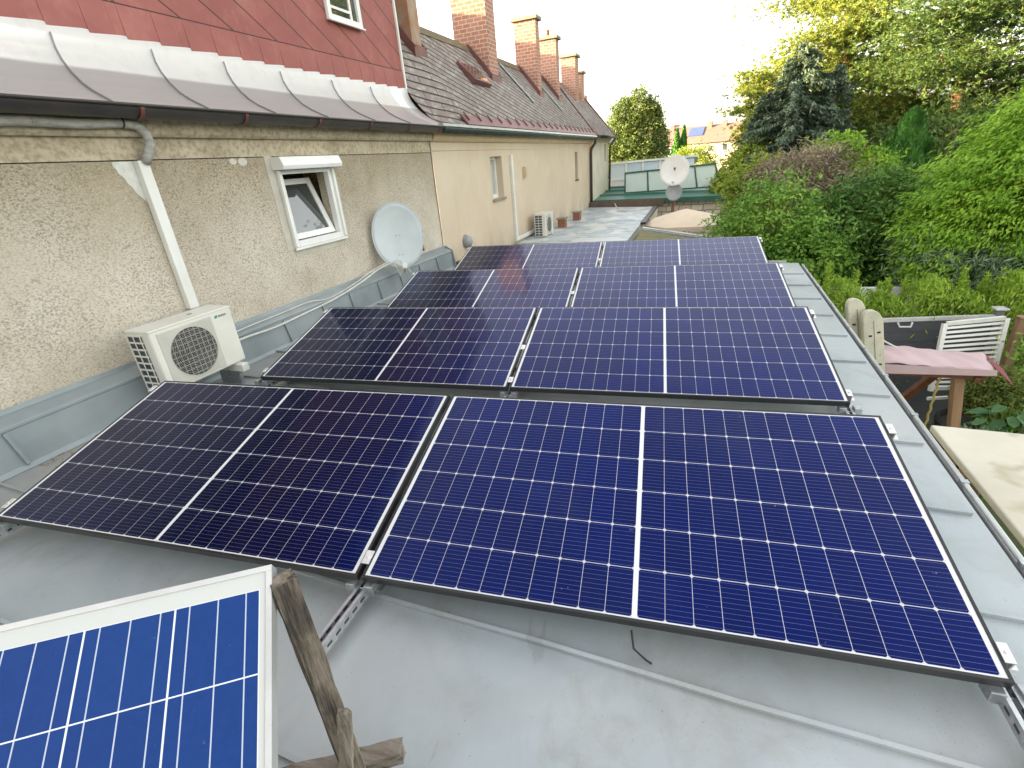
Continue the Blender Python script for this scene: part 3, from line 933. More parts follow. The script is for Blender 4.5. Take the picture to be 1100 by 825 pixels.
sa = part('sash', M['white_frame'], win, lambda q: (sbox(q, 3.585, 3.655, .85, 1.515), sbox(q, 4.205, 4.275, .85, 1.515), sbox(q, 3.656, 4.204, .85, .915), sbox(q, 3.656, 4.204, 1.45, 1.515)), H, bevel=.003)
part('pane', M['glass'], win, lambda q: sbox(q, 3.65, 4.21, .91, 1.455, .018, .026), H)
part('shutter_box', M['white_frame'], grey, lambda q: q.prism([(3.475, 0.001, 1.562), (3.475, .15, 1.562), (3.475, .165, 1.60), (3.475, .13, 1.684), (3.475, .001, 1.687)], (.93, 0, 0)), H, bevel=.005)
for a_ in (3.5, 4.335):
    part('shutter_rail', M['white_frame'], grey, lambda q: q.box((a_, .0235, .79), (a_ + .035, .05, 1.561)), H, bevel=.003)
# red slate storey, verge strip and dormer window
SD = -.54
part('slate_wall', M['red_slate'], grey, lambda q: q.box((G0, -.6, 2.66), (7.24, SD, 5.6)), H)
sh = MB(H)
s_ = G0
while s_ < 7.1:     # lower row of plates with a stepped edge
    w_ = min(.3, 7.235 - s_)
    sh.prism([(s_, SD + .002, 2.91), (s_ + w_, SD + .002, 2.91), (s_ + w_, SD + .012, 2.634), (s_, SD + .016, 2.642)], (0, .006, 0)); s_ += .302
sh.build('slate_plates', M['red_slate'], grey)
part('verge_strip', M['white_frame'], grey, lambda q: q.box((7.241, -.6, 2.66), (7.275, SD + .03, 5.6)), H)
dw = part('dormer_window', M['white_frame'], grey, lambda q: (q.box((5.57, SD + .002, 3.30), (5.64, SD + .05, 4.5)), q.box((6.22, SD + .002, 3.30), (6.29, SD + .05, 4.5)), q.box((5.641, SD + .002, 3.30), (6.219, SD + .05, 3.37)), q.box((5.641, SD + .002, 4.43), (6.219, SD + .05, 4.5)), q.box((5.56, SD + .051, 3.285), (6.3, SD + .08, 3.305))), H, bevel=.004)
part('pane', M['glass'], dw, lambda q: q.box((5.641, SD + .003, 3.371), (6.219, SD + .012, 4.429)), H)
part('sash', M['white_frame'], dw, lambda q: (q.box((6.06, SD + .013, 3.371), (6.1, SD + .03, 4.429)), q.box((5.641, SD + .013, 3.44), (6.059, SD + .03, 3.47))), H)
part('roof', M['old_slate'], grey, lambda q: q.prism([(G0, -.35, 5.55), (G0, -4.5, 7.4), (G0, -8.2, 5.5), (G0, -8.2, 5.3), (G0, -.35, 5.35)], (7.3 - G0, 0, 0)), H)
# flared metal apron with standing seams, gutter
prof = [(.2, 2.055), (.1, 2.092), (-.05, 2.155), (-.18, 2.222), (-.3, 2.31), (-.4, 2.405), (-.47, 2.5), (-.51, 2.6), (-.525, 2.68)]
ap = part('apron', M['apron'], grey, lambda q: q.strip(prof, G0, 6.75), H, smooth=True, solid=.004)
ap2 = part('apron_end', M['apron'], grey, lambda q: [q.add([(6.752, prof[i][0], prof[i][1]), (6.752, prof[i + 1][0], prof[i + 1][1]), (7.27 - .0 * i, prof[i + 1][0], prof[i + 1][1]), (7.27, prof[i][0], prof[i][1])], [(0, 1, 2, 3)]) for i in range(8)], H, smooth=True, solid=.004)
for s in [-3.6, -2.8, -2.0, -1.2, -.4, .4, 1.18, 1.965, 2.75, 3.51, 4.277, 5.178, 6.03]:
    def aseam(q, s=s):
        for i in range(7):
            (d0, z0), (d1, z1) = prof[i], prof[i + 1]
            s0, s1 = s + .03 * i, s + .03 * (i + 1)
            q.prism([(s0 - .008, d0, z0 + .003), (s0 + .008, d0, z0 + .003), (s0 + .004, d0 + .004, z0 + .014), (s0 - .006, d0 + .004, z0 + .014)], (s1 - s0, d1 - d0, z1 - z0))
    part('apron_seam', M['zinc_dark'], ap, aseam, H)
part('apron_drip', M['zinc'], grey, lambda q: q.tube([(G0, .2, 2.05), (7.1, .2, 2.05)], .012, 8), H, smooth=True)


def gutter_profile(dc, zc, r_):
    return [(dc - r_ * math.cos(a), zc - r_ * 1.05 * math.sin(a)) for a in [math.pi * k / 10 for k in range(11)]]


gg = part('gutter', M['dark_gutter'], grey, lambda q: q.strip(gutter_profile(.235, 2.035, .075), G0, 6.83), H, smooth=True, solid=.004)
part('gutter_bead', M['dark_gutter'], gg, lambda q: q.tube([(G0, .318, 2.035), (6.83, .318, 2.035)], .011, 8), H, smooth=True)
for s in [-1.2, -.1, 1.0, 2.074, 3.02, 3.99, 4.906, 5.8, 6.7]:
    part('gutter_strap', M['red_strap'], gg, lambda q: q.strip(gutter_profile(.235, 2.035, .081), s, s + .03), H, solid=.003)

# tan house beyond
tan = thing('tan_house', 'tan plastered row house with a steep weathered slate roof and brick chimneys', 'house', H((13, -2, GROUND)))
T0, T1 = 6.85, 18.62
h1 = (9.22, 9.86, .78, 1.59); h2 = (16.36, 16.72, .77, 1.6)
wl = MB(H); wall_grid(wl, [T0, h1[0], h1[1], h2[0], h2[1], T1], [GROUND, .77, .78, 1.59, 1.6, 1.71], [h1, h2], .012, .2)
wl.build('wall', M['tan'], tan, recalc=False)
part('wall_band', M['tan'], tan, lambda q: q.box((T0, -.1, 1.716), (T1 - .002, .016, 1.85)), H)
part('wall_end', M['tan'], tan, lambda q: q.box((T1 - .3, -8, GROUND), (T1 - .003, -.22, 2.0)), H)
part('corner_joint', M['fence_post'], tan, lambda q: q.box((G1 + .002, -.05, -.3), (G1 + .018, .01, 1.85)), H)
part('cornice', M['cream_trim'], tan, lambda q: q.prism([(T0 - .01, -.1, 1.851), (T0 - .01, .06, 1.851), (T0 - .01, .1, 1.89), (T0 - .01, .115, 1.965), (T0 - .01, .15, 2.03), (T0 - .01, -.1, 2.03)], (T1 - T0, 0, 0)), H)
w1 = part('window', M['white_frame'], tan, lambda q: (q.box((h1[0], -.19, h1[2]), (h1[0] + .06, -.13, h1[3])), q.box((h1[1] - .06, -.19, h1[2]), (h1[1], -.13, h1[3])), q.box((h1[0] + .061, -.19, h1[2]), (h1[1] - .061, -.13, h1[2] + .07)), q.box((h1[0] + .061, -.19, h1[3] - .06), (h1[1] - .061, -.13, h1[3]))), H)
part('pane', M['curtain'], w1, lambda q: q.box((h1[0] + .06, -.185, h1[2] + .07), (h1[1] - .06, -.175, h1[3] - .06)), H)
part('sill', M['concrete_cap'], w1, lambda q: q.box((h1[0] - .04, -.1, h1[2] - .05), (h1[1] + .04, .05, h1[2] - .002)), H)
w2 = part('window', M['downpipe'], tan, lambda q: (q.box((h2[0], -.16, h2[2]), (h2[0] + .04, -.1, h2[3])), q.box((h2[1] - .04, -.16, h2[2]), (h2[1], -.1, h2[3])), q.box((h2[0] + .041, -.16, h2[2]), (h2[1] - .041, -.1, h2[2] + .05)), q.box((h2[0] + .041, -.16, h2[3] - .05), (h2[1] - .041, -.1, h2[3]))), H)
part('pane', M['glass'], w2, lambda q: q.box((h2[0] + .04, -.15, h2[2] + .05), (h2[1] - .04, -.14, h2[3] - .05)), H)
part('sill', M['brown_board'], w2, lambda q: q.box((h2[0] - .03, -.1, h2[2] - .05), (h2[1] + .03, .04, h2[2] - .002)), H)
# roof: steep front; unseen rear rise shaped to shade the garden trees
EV, RD, RZ = (.27, 2.075), -1.2, 3.9
NU = 10
rf = MB(H)
rp = [(EV[0] + (RD - EV[0]) * k / NU, EV[1] + (RZ - EV[1]) * k / NU) for k in range(NU + 1)]
def apz(d):
    for (d0, z0), (d1, z1) in zip(prof[:-1], prof[1:]):
        if d1 <= d <= d0: return z0 + (z1 - z0) * (d - d0) / (d1 - d0)
    return 2.66 if d < -.5 else 2.055
ssn = [T0 + .43 + .1 * k for k in range(13)] + [T1 + .1]
grid = []
for s in ssn:
    w_ = 1 - min((s - T0 - .43) / .95, 1); w_ = w_ * w_ * (3 - 2 * w_)
    grid.append([(s, d, z - w_ * max(0, min(z - apz(d) - .01, .42))) for d, z in rp])
nr_ = len(rp)
rf.add([p for g_ in grid for p in g_], [(i * nr_ + j, i * nr_ + j + 1, (i + 1) * nr_ + j + 1, (i + 1) * nr_ + j) for i in range(len(ssn) - 1) for j in range(nr_ - 1)])
rf.prism([(T0 + .45, -.45, 2.04), (T0 + .45, RD, RZ - .75), (T0 + .45, -4.8, 5.0), (T0 + .45, -8.2, 2.2), (T0 + .45, -8.1, 2.0)], (2, 0, 0))
rf.prism([(T0 + 2.452, .2, 2.04), (T0 + 2.452, RD + .05, RZ - .06), (T0 + 2.452, RD, RZ), (T0 + 2.452, -4.8, 5.2), (T0 + 2.452, -8.2, 2.2), (T0 + 2.452, -8.1, 2.0)], (T1 - T0 - 2.36, 0, 0))
roof = rf.build('roof', M['old_slate'], tan)
part('ridge_cap', mat('mossy_ridge', (.2, .15, .1), (.13, .12, .07), 8, rough=.95, bump=.4), roof, lambda q: q.prism([(T0 + 2.1, RD + .1, RZ - .1), (T0 + 2.1, RD + .02, RZ + .045), (T0 + 2.1, RD - .1, RZ + .05), (T0 + 2.1, RD - .16, RZ)], (T1 - T0 - 2.05, 0, 0)), H)
part('eave_strip', M['red_sheet'], roof, lambda q: q.prism([(T0 + .95, .285, 2.1), (T0 + .95, .15, 2.262), (T0 + .95, .128, 2.244), (T0 + .95, .25, 2.09)], (T1 - T0 - .9, 0, 0)), H)
for k in range(21):
    s = T0 + 1.1 + k * .52
    part('snow_hook', M['rust'], roof, lambda q: q.beam((s, .235, 2.18), (s, .13, 2.31), .02, .02), H)
part('verge_sheet', M['red_sheet'], roof, lambda q: q.beam((T1 + .06, .26, 2.11), (T1 + .06, RD, RZ + .03), .16, .05), H)
part('eave_sheet', M['zinc'], tan, lambda q: q.prism([(T0 - .02, .2, 2.06), (T0 - .02, .3, 2.045), (T0 - .02, .29, 2.085), (T0 - .02, .2, 2.09)], (T1 - T0, 0, 0)), H)
tg = part('gutter', M['green_gutter'], tan, lambda q: q.strip(gutter_profile(.25, 2.03, .075), T0 - .018, T1), H, smooth=True, solid=.004)
for k in range(14):
    part('gutter_strap', M['rust'], tg, lambda q: q.strip(gutter_profile(.25, 2.03, .081), T0 + .5 + k * .85, T0 + .52 + k * .85), H, solid=.003)
part('downpipe', M['downpipe'], tan, lambda q: q.tube([(T1 - .1, .25, 1.96), (T1 - .1, .24, 1.86), (T1 - .1, .1, 1.68), (T1 - .1, .08, 1.55), (T1 - .1, .08, -.4)], .05, 10), H, smooth=True)


def on_roof(s, k, off=0.0):
    """point on the steep roof plane, k=0 eave .. 1 ridge"""
    nx, nz = (RZ - EV[1]), (EV[0] - RD)
    l = math.hypot(nx, nz)
    return (s, EV[0] + (RD - EV[0]) * k + nx / l * off, EV[1] + (RZ - EV[1]) * k + nz / l * off)


sk = MB(H)
sk.add([on_roof(9.72, .48, .01), on_roof(10.62, .48, .01), on_roof(10.62, .70, .01), on_roof(9.72, .70, .01), on_roof(9.72, .48, .12), on_roof(10.62, .48, .1), on_roof(10.62, .70, .06), on_roof(9.72, .70, .06)],
       [(0, 3, 2, 1), (4, 5, 6, 7), (0, 1, 5, 4), (1, 2, 6, 5), (2, 3, 7, 6), (3, 0, 4, 7)])
skl = sk.build('skylight', M['red_sheet'], roof)
part('pane', M['glass'], skl, lambda q: q.add([on_roof(9.8, .5, .121), on_roof(10.55, .5, .104), on_roof(10.55, .68, .071), on_roof(9.8, .68, .071)], [(0, 1, 2, 3)]), H)


def chimney(parent, s0, s1, d0, d1, zb, zt, cap=True, pot=False, m=None, flash=True):
    c = part('chimney', m or M['brick'], parent, lambda q: q.box((s0, d0, zb), (s1, d1, zt)), H)
    if cap: part('chimney_cap', M['concrete_cap'], c, lambda q: q.box((s0 - .07, d0 - .07, zt + .001), (s1 + .07, d1 + .07, zt + .09)), H, bevel=.01)
    if pot: part('chimney_pot', M['terracotta'], c, lambda q: q.tube([((s0 + s1) / 2, (d0 + d1) / 2, zt + .09), ((s0 + s1) / 2, (d0 + d1) / 2, zt + .28)], .06, 10), H)
    if flash:
        zz = lambda d: EV[1] + (EV[0] - d) / (EV[0] - RD) * (RZ - EV[1])
        part('flashing', M['red_sheet'], c, lambda q: (q.beam((s0 - .03, d1 + .03, zz(d1) + .02), (s0 - .03, max(d0, RD), zz(max(d0, RD)) + .02), .05, .12), q.beam((s0 - .05, d1 + .035, zz(d1) - .01), (s1 + .05, d1 + .035, zz(d1) - .01), .05, .18), q.beam((s1 + .03, d1 + .03, zz(d1) + .02), (s1 + .03, max(d0, RD), zz(max(d0, RD)) + .02), .05, .12)), H)
    return c


chimney(tan, 8.08, 8.4, -1.12, -.75, 2.9, 6.4, m=mat('patchy_chimney', (.34, .17, .1), (.34, .29, .22), 5, rough=.95, bump=.5))
chimney(tan, 11.35, 11.87, -1.5, -.68, 2.9, 6.6)
chimney(tan, 14.78, 15.1, -1.25, -.62, 2.9, 4.98)
chimney(tan, 16.95, 17.3, -1.26, -.66, 2.9, 4.87, pot=True)
part('roof_strip', M['zinc'], roof, lambda q: q.beam(on_roof(13.4, .42, .02), on_roof(13.0, .92, .02), .12, .03), H)
part('roof_strip', M['zinc'], roof, lambda q: q.beam(on_roof(16.1, .38, .02), on_roof(15.75, .92, .02), .12, .03), H)

# cream end house
crm = thing('cream_house', 'narrow cream end house behind the brown downpipe, last of the row', 'house', H((20.5, -2, GROUND)))
C0_, C1_ = 18.74, 22.0
h3 = (21.2, 21.5, 1.2, 1.85)
wl = MB(H); wall_grid(wl, [C0_, h3[0], h3[1], C1_], [GROUND, h3[2], h3[3], 1.9], [h3], .06, .12); wl.build('wall', M['cream_wall'], crm, recalc=False)
part('end_wall', M['cream_wall'], crm, lambda q: q.box((C1_ - .2, -7.8, GROUND), (C1_ - .002, .055, 2.0)), H)
part('window', M['dark_inside'], crm, lambda q: q.box((h3[0], -.05, h3[2]), (h3[1], -.04, h3[3])), H)
part('cornice', M['cream_trim'], crm, lambda q: q.prism([(C0_, -.1, 1.901), (C0_, .1, 1.901), (C0_, .2, 2.06), (C0_, -.1, 2.06)], (C1_ - C0_ + .1, 0, 0)), H)
rf = MB(H); rf.prism([(C0_, .33, 2.1), (C0_, -1.35, 4.05), (C0_, -4.8, 5.2), (C0_, -8.2, 2.2), (C0_, .2, 2.065)], (C1_ - C0_ + .25, 0, 0))  # unseen rear ridge raised likewise to block the low sun
rf2 = rf.build('roof', M['old_slate'], crm)
part('gutter', M['dark_gutter'], crm, lambda q: q.strip(gutter_profile(.36, 2.1, .08), C0_, C1_ + .3), H, smooth=True, solid=.004)
part('verge_sheet', M['red_sheet'], rf2, lambda q: q.beam((C1_ + .26, .32, 2.12), (C1_ + .26, -1.35, 4.1), .1, .05), H)
chimney(crm, 19.8, 20.3, -1.28, -.74, 2.9, 4.78, flash=False)
chimney(crm, 21.3, 21.75, -1.12, -.86, 3.0, 4.43, flash=False)
part('downpipe', M['downpipe'], crm, lambda q: q.tube([(C1_ - .05, .36, 2.02), (C1_ - .05, .15, 1.75), (C1_ - .05, .13, -.4)], .045, 8), H, smooth=True)
fch = thing('farther_house', 'red tiled roof with a small chimney just showing past the cream end house', 'house', H((30, -4, GROUND)))
part('wall', M['cream_wall'], fch, lambda q: q.box((25.5, -7.2, GROUND), (36, -2.9, 2.2)), H)
fr_ = part('roof', M['old_slate'], fch, lambda q: q.prism([(25.3, -2.0, 2.1), (25.3, -4.7, 4.2), (25.3, -7.6, 2.1)], (11, 0, 0)), H)
part('chimney', M['brick'], fr_, lambda q: q.box((28, -2.7, 2.2), (28.6, -2.25, 4.35)), H)

# small fittings on the walls (each movable on its own)
b = MB(H); b.box((10.31, .0135, -.16), (10.41, .07, 1.61)); b.box((10.31, .0135, -.24), (11.75, .07, -.161))
meta(b.build('cable_duct', M['white_plastic'], bevel=.004), 'white L-shaped cable duct on the tan house wall', 'cable duct')
b = MB(H); b.box((2.085, .005, .5), (2.172, .065, 1.686))
meta(b.build('cable_duct', M['white_plastic'], bevel=.005), 'white straight cable duct on the rough plaster above the air conditioner', 'cable duct')
b = MB(H); b.box((11.15, .0135, 1.1), (11.3, .09, 1.34)); b.box((11.17, .0905, 1.12), (11.28, .1, 1.3))
meta(b.build('wall_box', M['cream_trim'], bevel=.01), 'small beige box on the tan wall between the two windows', 'wall box')
vt = thing('vent_hood', 'round grey vent hood low on the tan wall', 'vent', H((7.69, .01, .1)))
part('hood', M['dish_dark'], vt, lambda q: q.lathe([(.1, 0), (.11, .05), (.095, .1), (.05, .13), (0, .135)], H((7.69, .012, .17)), DV, 20), smooth=True)
part('collar', M['galv'], vt, lambda q: q.lathe([(.13, 0), (.13, .012), (.1, .014)], H((7.69, .012, .17)), DV, 20))
b = MB(H); pts = [(-1.2, .13, 1.885), (.4, .13, 1.9), (1.0, .13, 1.915), (1.4, .125, 1.935), (1.75, .12, 1.925), (2.02, .125, 1.94), (2.13, .12, 1.925), (2.19, .115, 1.87), (2.2, .11, 1.8), (2.17, .09, 1.73), (2.145, .06, 1.67)]
b.tube(pts, .036, 12)
pi_ = meta(b.build('insulated_pipe', M['foam'], smooth=True), 'grey foam-wrapped pipe bending from under the gutter into the white duct', 'pipe')
for pnt, dr in [((2.02, .125, 1.94), (1, 0, 0)), ((2.16, .08, 1.71), (.3, .3, 1)), ((1.45, .125, 1.934), (1, 0, 0))]:
    part('tape_band', M['black_plastic'] if pnt[0] == 2.02 else M['foam'], pi_, lambda q: q.tube([Vector(pnt) - Vector(dr) * .006, Vector(pnt) + Vector(dr) * .006], .039, 12), H)

# air conditioners -----------------------------------------------------------


def aircon(s0, s1, d0, d1, z0, z1, label, detail=True):
    r = thing('air_conditioner', label, 'air conditioner', H(((s0 + s1) / 2, (d0 + d1) / 2, z0 - .1)), 'outdoor air conditioner units')
    body = MB(H); body.box((s0, d0, z0), (s1, d1, z1))
    body.build('body', M['ac_body'], r, bevel=.018)
    part('top_plate', M['ac_body'], r, lambda q: q.box((s0 - .004, d0 - .004, z1 - .012), (s1 + .004, d1 + .004, z1 + .004)), H, bevel=.006)
    wd = s1 - s0; hh = z1 - z0
    pa, pb = s0 + .045, s0 + wd * .715
    fp = part('fan_panel', M['ac_panel'], r, lambda q: q.box((pa, d1 - .01, z0 + .025), (pb, d1 + .006, z1 - .03)), H, bevel=.004)
    cs, cz, rr = (pa + pb) / 2 + .01, (z0 + z1) / 2 - .004, min(pb - pa, hh) * .415
    part('fan_well', M['ac_dark'], r, lambda q: q.lathe([(0, .0075), (rr, .0075), (rr, .002)], H((cs, d1, cz)), DV, 36))
    n = 14 if detail else 5
    g = MB(H)
    for k in range(1, n + 1):
        ra = rr * k / n
        ring = [(cs + ra * math.cos(a), d1 + .013, cz + ra * math.sin(a)) for a in [2 * math.pi * j / 40 for j in range(41)]]
        g.tube(ring, .0016, 4)
    for k in range(-4, 5):
        x = rr * k / 4.6; hgt = math.sqrt(max(rr * rr - x * x, 0))
        g.beam((cs + x, d1 + .014, cz - hgt), (cs + x, d1 + .014, cz + hgt), .004, .004, (0, 1, 0))
        g.beam((cs - hgt, d1 + .014, cz + x), (cs + hgt, d1 + .014, cz + x), .004, .004, (0, 1, 0))
    g.build('fan_grille', M['ac_wire'], r)
    # side coil grille
    part('coil', M['fin'], r, lambda q: q.box((s0 - .0035, d0 + .02, z0 + .02), (s0 - .001, d1 - .09, z1 - .03)), H)
    gb = MB(H)
    for k in range(9):
        z = z0 + .02 + (hh - .05) * k / 8
        gb.box((s0 - .012, d0 + .016, z - .006), (s0 - .004, d1 - .086, z + .006))
    for k in range(3):
        d = d0 + .02 + (d1 - .09 - d0 - .02) * k / 2
        gb.box((s0 - .014, d - .006, z0 + .016), (s0 - .0125, d + .006, z1 - .026))
    gb.build('side_grille', M['ac_body'], r)
    for s in (s0 + .08, s1 - .12):
        part('foot', M['old_paint'], r, lambda q: q.box((s, d0 - .02, z0 - .07), (s + .07, d1 + .07, z0 - .002)), H, bevel=.006)
        part('foot_pad', M['galv'], r, lambda q: q.box((s + .02, d0, ROOFZ + .002 if detail else z0 - .075), (s + .05, d1 - .02, z0 - .071)), H)
    if detail:
        lg = MB(H)
        lg.prism([(pb + .03, d1 + .0005, z1 - .062), (pb + .055, d1 + .0005, z1 - .062), (pb + .065, d1 + .0005, z1 - .04), (pb + .04, d1 + .0005, z1 - .04)], (0, .0015, 0))
        lg.build('badge', M['green_mark'], r)
        l2 = MB(H)
        for k in range(6): l2.box((pb + .07 + k * .0125, d1 + .0005, z1 - .06), (pb + .079 + k * .0125, d1 + .002, z1 - .044))
        l2.build('badge_lettering', M['grey_mark'], r)
        part('hinge', M['grey_mark'], r, lambda q: q.box((s0 + .42, d0 + .12, z1 + .0045), (s0 + .45, d0 + .14, z1 + .009)), H)
    return r


aircon(1.4, 2.105, .255, .515, .052, .535, 'white outdoor air conditioner with a round fan grille beside the rough plaster wall')
aircon(11.25, 11.9, .2, .5, -.3, .24, 'small white air conditioner far back against the tan house wall', False)

# dishes ----------------------------------------------------------------------


def dish(name, label, ctr, nrm, rad, m, group=None, elong=1.1, back=False):
    r = thing(name, label, 'satellite dish', ctr, group)
    nrm = Vector(nrm).normalized()
    up = (Vector((0, 0, 1)) - nrm * nrm.z).normalized(); sd = up.cross(nrm)
    q = MB(); n = 40; rings = [(k / 8) for k in range(9)]
    vs, fs = [], []
    for rr in rings:
        for k in range(n):
            a = 2 * math.pi * k / n
            vs.append(Vector(ctr) + sd * (rad * rr * math.cos(a)) + up * (rad * elong * rr * math.sin(a)) + nrm * (rad * .17 * (rr * rr - 1)))
    for i in range(8):
        for k in range(n): fs.append((i * n + k, i * n + (k + 1) % n, (i + 1) * n + (k + 1) % n, (i + 1) * n + k))
    q.add(vs, fs); q.build('reflector', m, r, smooth=True, solid=.004)
    rim = [Vector(ctr) + sd * (rad * 1.005 * math.cos(a)) + up * (rad * elong * 1.005 * math.sin(a)) for a in [2 * math.pi * k / n for k in range(n + 1)]]
    part('rim', m, r, lambda q: q.tube(rim, rad * .02, 6), smooth=True)
    bolts = MB()
    for x, z in [(-.08, 0), (.08, 0), (-.07, -.75), (.07, -.75)]:
        c = Vector(ctr) + sd * (rad * x) + up * (rad * z) + nrm * (rad * .17 * (x * x + z * z / 1.2 - 1) + .004)
        bolts.tube([c, c + nrm * .006], .008, 6)
    bolts.build('bolts', M['dish_dark'], r)
    return r, nrm, up, sd


dc = H((5.03, .34, .675))
nD = SV * -.80 + DV * .62 + Vector((0, 0, .16))
dsh, nD, uD, sD = dish('satellite_dish', 'pale grey-blue satellite dish mounted low on the rough plaster wall', dc, nD, .335, M['dish'], elong=1.26)
lnb = dc - uD * .4 + nD * .2
part('arm', M['dish_dark'], dsh, lambda q: q.tube([dc - uD * .43 - nD * .02, dc - uD * .47 + nD * .1, lnb - uD * .02], .012, 8), smooth=True)
part('receiver', M['white_plastic'], dsh, lambda q: (q.tube([lnb - nD * .04, lnb + nD * .04], .038, 12), q.tube([lnb + nD * .04, lnb + nD * .05], .03, 12)), smooth=False)
part('mount', M['dish_dark'], dsh, lambda q: (q.beam(dc - nD * .09, H((5.2, .015, .6)), .05, .05), q.beam(H((5.2, .006, .48)), H((5.2, .006, .72)), .12, .012, DV)), bevel=.003)
b = MB(H); b.tube([(6.02, .02, .36), (6.02, .1, .37)], .022, 8); b.tube([(6.02, .1, .3), (6.02, .1, .44)], .018, 8)
meta(b.build('pole_stub', M['rust']), 'short rusty pipe stub on the plaster wall just right of the grey-blue dish', 'pipe stub')


def cable(pts, r_, label, m=None, tf=H, n=6):
    P = [Vector(p) for p in pts]
    q = MB(tf)
    out = []
    for i in range(len(P) - 1):
        p0, p1, p2, p3 = P[max(i - 1, 0)], P[i], P[i + 1], P[min(i + 2, len(P) - 1)]
        for k in range(6):
            t = k / 6
            out.append(.5 * ((2 * p1) + (p2 - p0) * t + (2 * p0 - 5 * p1 + 4 * p2 - p3) * t * t + (3 * p1 - p0 - 3 * p2 + p3) * t ** 3))
    out.append(P[-1]); q.tube(out, r_, n)
    return meta(q.build('cable', m or M['white_cable'], smooth=True), label, 'cable')


cable([(2.1, .33, .12), (2.35, .2, .13), (2.8, .16, .1), (3.3, .155, .115), (3.8, .15, .14), (4.3, .16, .21), (4.65, .2, .3), (4.8, .33, .36)], .011, 'thick white cable sagging along the sheet upstand from the air conditioner to the dish')
cable([(2.1, .28, .2), (2.4, .12, .19), (3.0, .09, .19), (3.4, .1, .2), (3.7, .13, .165), (4.2, .12, .21), (4.6, .15, .3), (4.8, .3, .38)], .006, 'thin white cable lying on the upstand ledge above the thicker one')
for k in range(7):
    a = k * .9
    cable([(4.82 + .02 * k, .34, .37), (4.78 + .05 * k, .4 + .04 * math.sin(a), .25 + .03 * math.cos(a)), (4.9 + .05 * k, .32 + .04 * math.cos(a), .14 + .02 * math.sin(a * 2)), (5.02 + .03 * k, .26, .24)], .005,
          'white cable loop hanging from the receiver of the grey-blue dish')['group'] = 'cable loops below the grey-blue dish'

# ------------------------------------------------------------------ neighbouring low roofs
nb = thing('neighbour_extension', 'low neighbouring extension with a patched grey-blue metal roof along the tan house', 'building', H((14, 1.2, GROUND)))
part('wall', M['cream_wall'], nb, lambda q: q.box((7.3, .02, GROUND), (18.5, 2.5, -.42)), H)
part('gravel_roof', mat('grey_bitumen', (.2, .2, .19), (.28, .27, .25), 5, rough=.95, bump=.3), nb, lambda q: q.box((7.3, .03, -.419), (10.3, 2.5, -.37)), H)
part('parapet', M['brown_board'], nb, lambda q: q.box((7.1, .03, -.42), (7.29, 2.6, -.1)), H)
part('metal_roof', M['patched'], nb, lambda q: q.prism([(10.3, .03, -.3), (10.3, 2.55, -.38), (18.3, 2.4, -.38), (18.3, .03, -.3)], (0, 0, -.06)), H)
part('front_drip', M['zinc'], nb, lambda q: q.prism([(10.2, .03, -.3), (10.2, 2.55, -.38), (10.295, 2.55, -.37), (10.295, .03, -.29)], (0, 0, .014)), H)
part('tar_edge', M['black_plastic'], nb, lambda q: q.beam((13.6, 2.56, -.36), (18.3, 2.46, -.36), .14, .06), H)
part('back_fascia', M['brown_board'], nb, lambda q: q.box((18.32, .05, -.4), (18.42, 2.7, -.13)), H)
for s, d, lb in [(13.0, .3, 'nearer short brick vent stub on the patched metal roof'), (14.5, .36, 'farther short brick vent stub on the patched metal roof')]:
    v = thing('vent_stub', lb, 'vent', H((s, d, -.32)), 'brick vent stubs')
    part('shaft', M['terracotta'], v, lambda q: q.box((s, d, -.32), (s + .26, d + .2, -.1)), H)
    part('cap', M['concrete_cap'], v, lambda q: q.box((s - .03, d - .03, -.099), (s + .29, d + .23, -.06)), H)
cable([(18.2, 1.0, -.2), (17.2, 1.3, -.3), (16.6, 1.7, -.31), (17, 2.1, -.33), (17.8, 2.3, -.33)], .015, 'pale cable lying at the back of the patched metal roof')

shd = thing('garden_shed', 'low shed with a mossy sloping roof and a metal verge right of the patched roof', 'shed', H((12.5, 3.6, GROUND)))
part('wall', M['crazy'], shd, lambda q: q.prism([(10.6, 2.7, GROUND), (10.6, 5.0, GROUND), (10.6, 5.0, -.95), (10.6, 2.7, -.55)], (2.3, 0, 0)), H)
part('roof', M['moss'], shd, lambda q: q.prism([(10.5, 2.65, -.5), (10.5, 5.1, -.92), (10.5, 5.1, -.87), (10.5, 2.65, -.44)], (2.4, 0, 0)), H)
part('verge', M['zinc'], shd, lambda q: (q.beam((12.98, 2.62, -.41), (12.98, 5.15, -.84), .2, .06), q.beam((12.82, 2.62, -.45), (12.82, 5.15, -.88), .08, .1)), H)

grn = thing('green_roofed_building', 'low stone-faced building with a green sheet roof behind the beige parasol', 'building', H((21, 3, GROUND)))
part('wall', M['crazy'], grn, lambda q: q.box((19.0, .3, GROUND), (24, 5.3, -.3)), H)
part('roof', M['green_roof'], grn, lambda q: q.prism([(18.85, -.1, -.12), (18.85, 5.6, -.2), (24.2, 5.5, .12), (24.2, -.1, .18)], (0, 0, -.1)), H)
part('fascia', M['green_frame'], grn, lambda q: q.beam((18.83, -.1, -.19), (18.83, 5.6, -.27), .03, .16), H)
for s in (20.0, 21.2, 22.4):
    part('roof_seam', M['green_roof'], grn, lambda q: q.beam((s, .1, -.07 + (s - 19) * .055), (s, 5.4, -.15 + (s - 19) * .055), .05, .06), H)
bal = thing('glass_screen', 'green framed screen of frosted panes standing on the green roof', 'glass screen', H((20.4, 2.8, -.02)))
TL, TR_, BL_, BR_ = (20.2, 1.06, .72), (20.2, 4.32, .82), (20.2, 1.06, .0), (20.2, 4.5, .04)
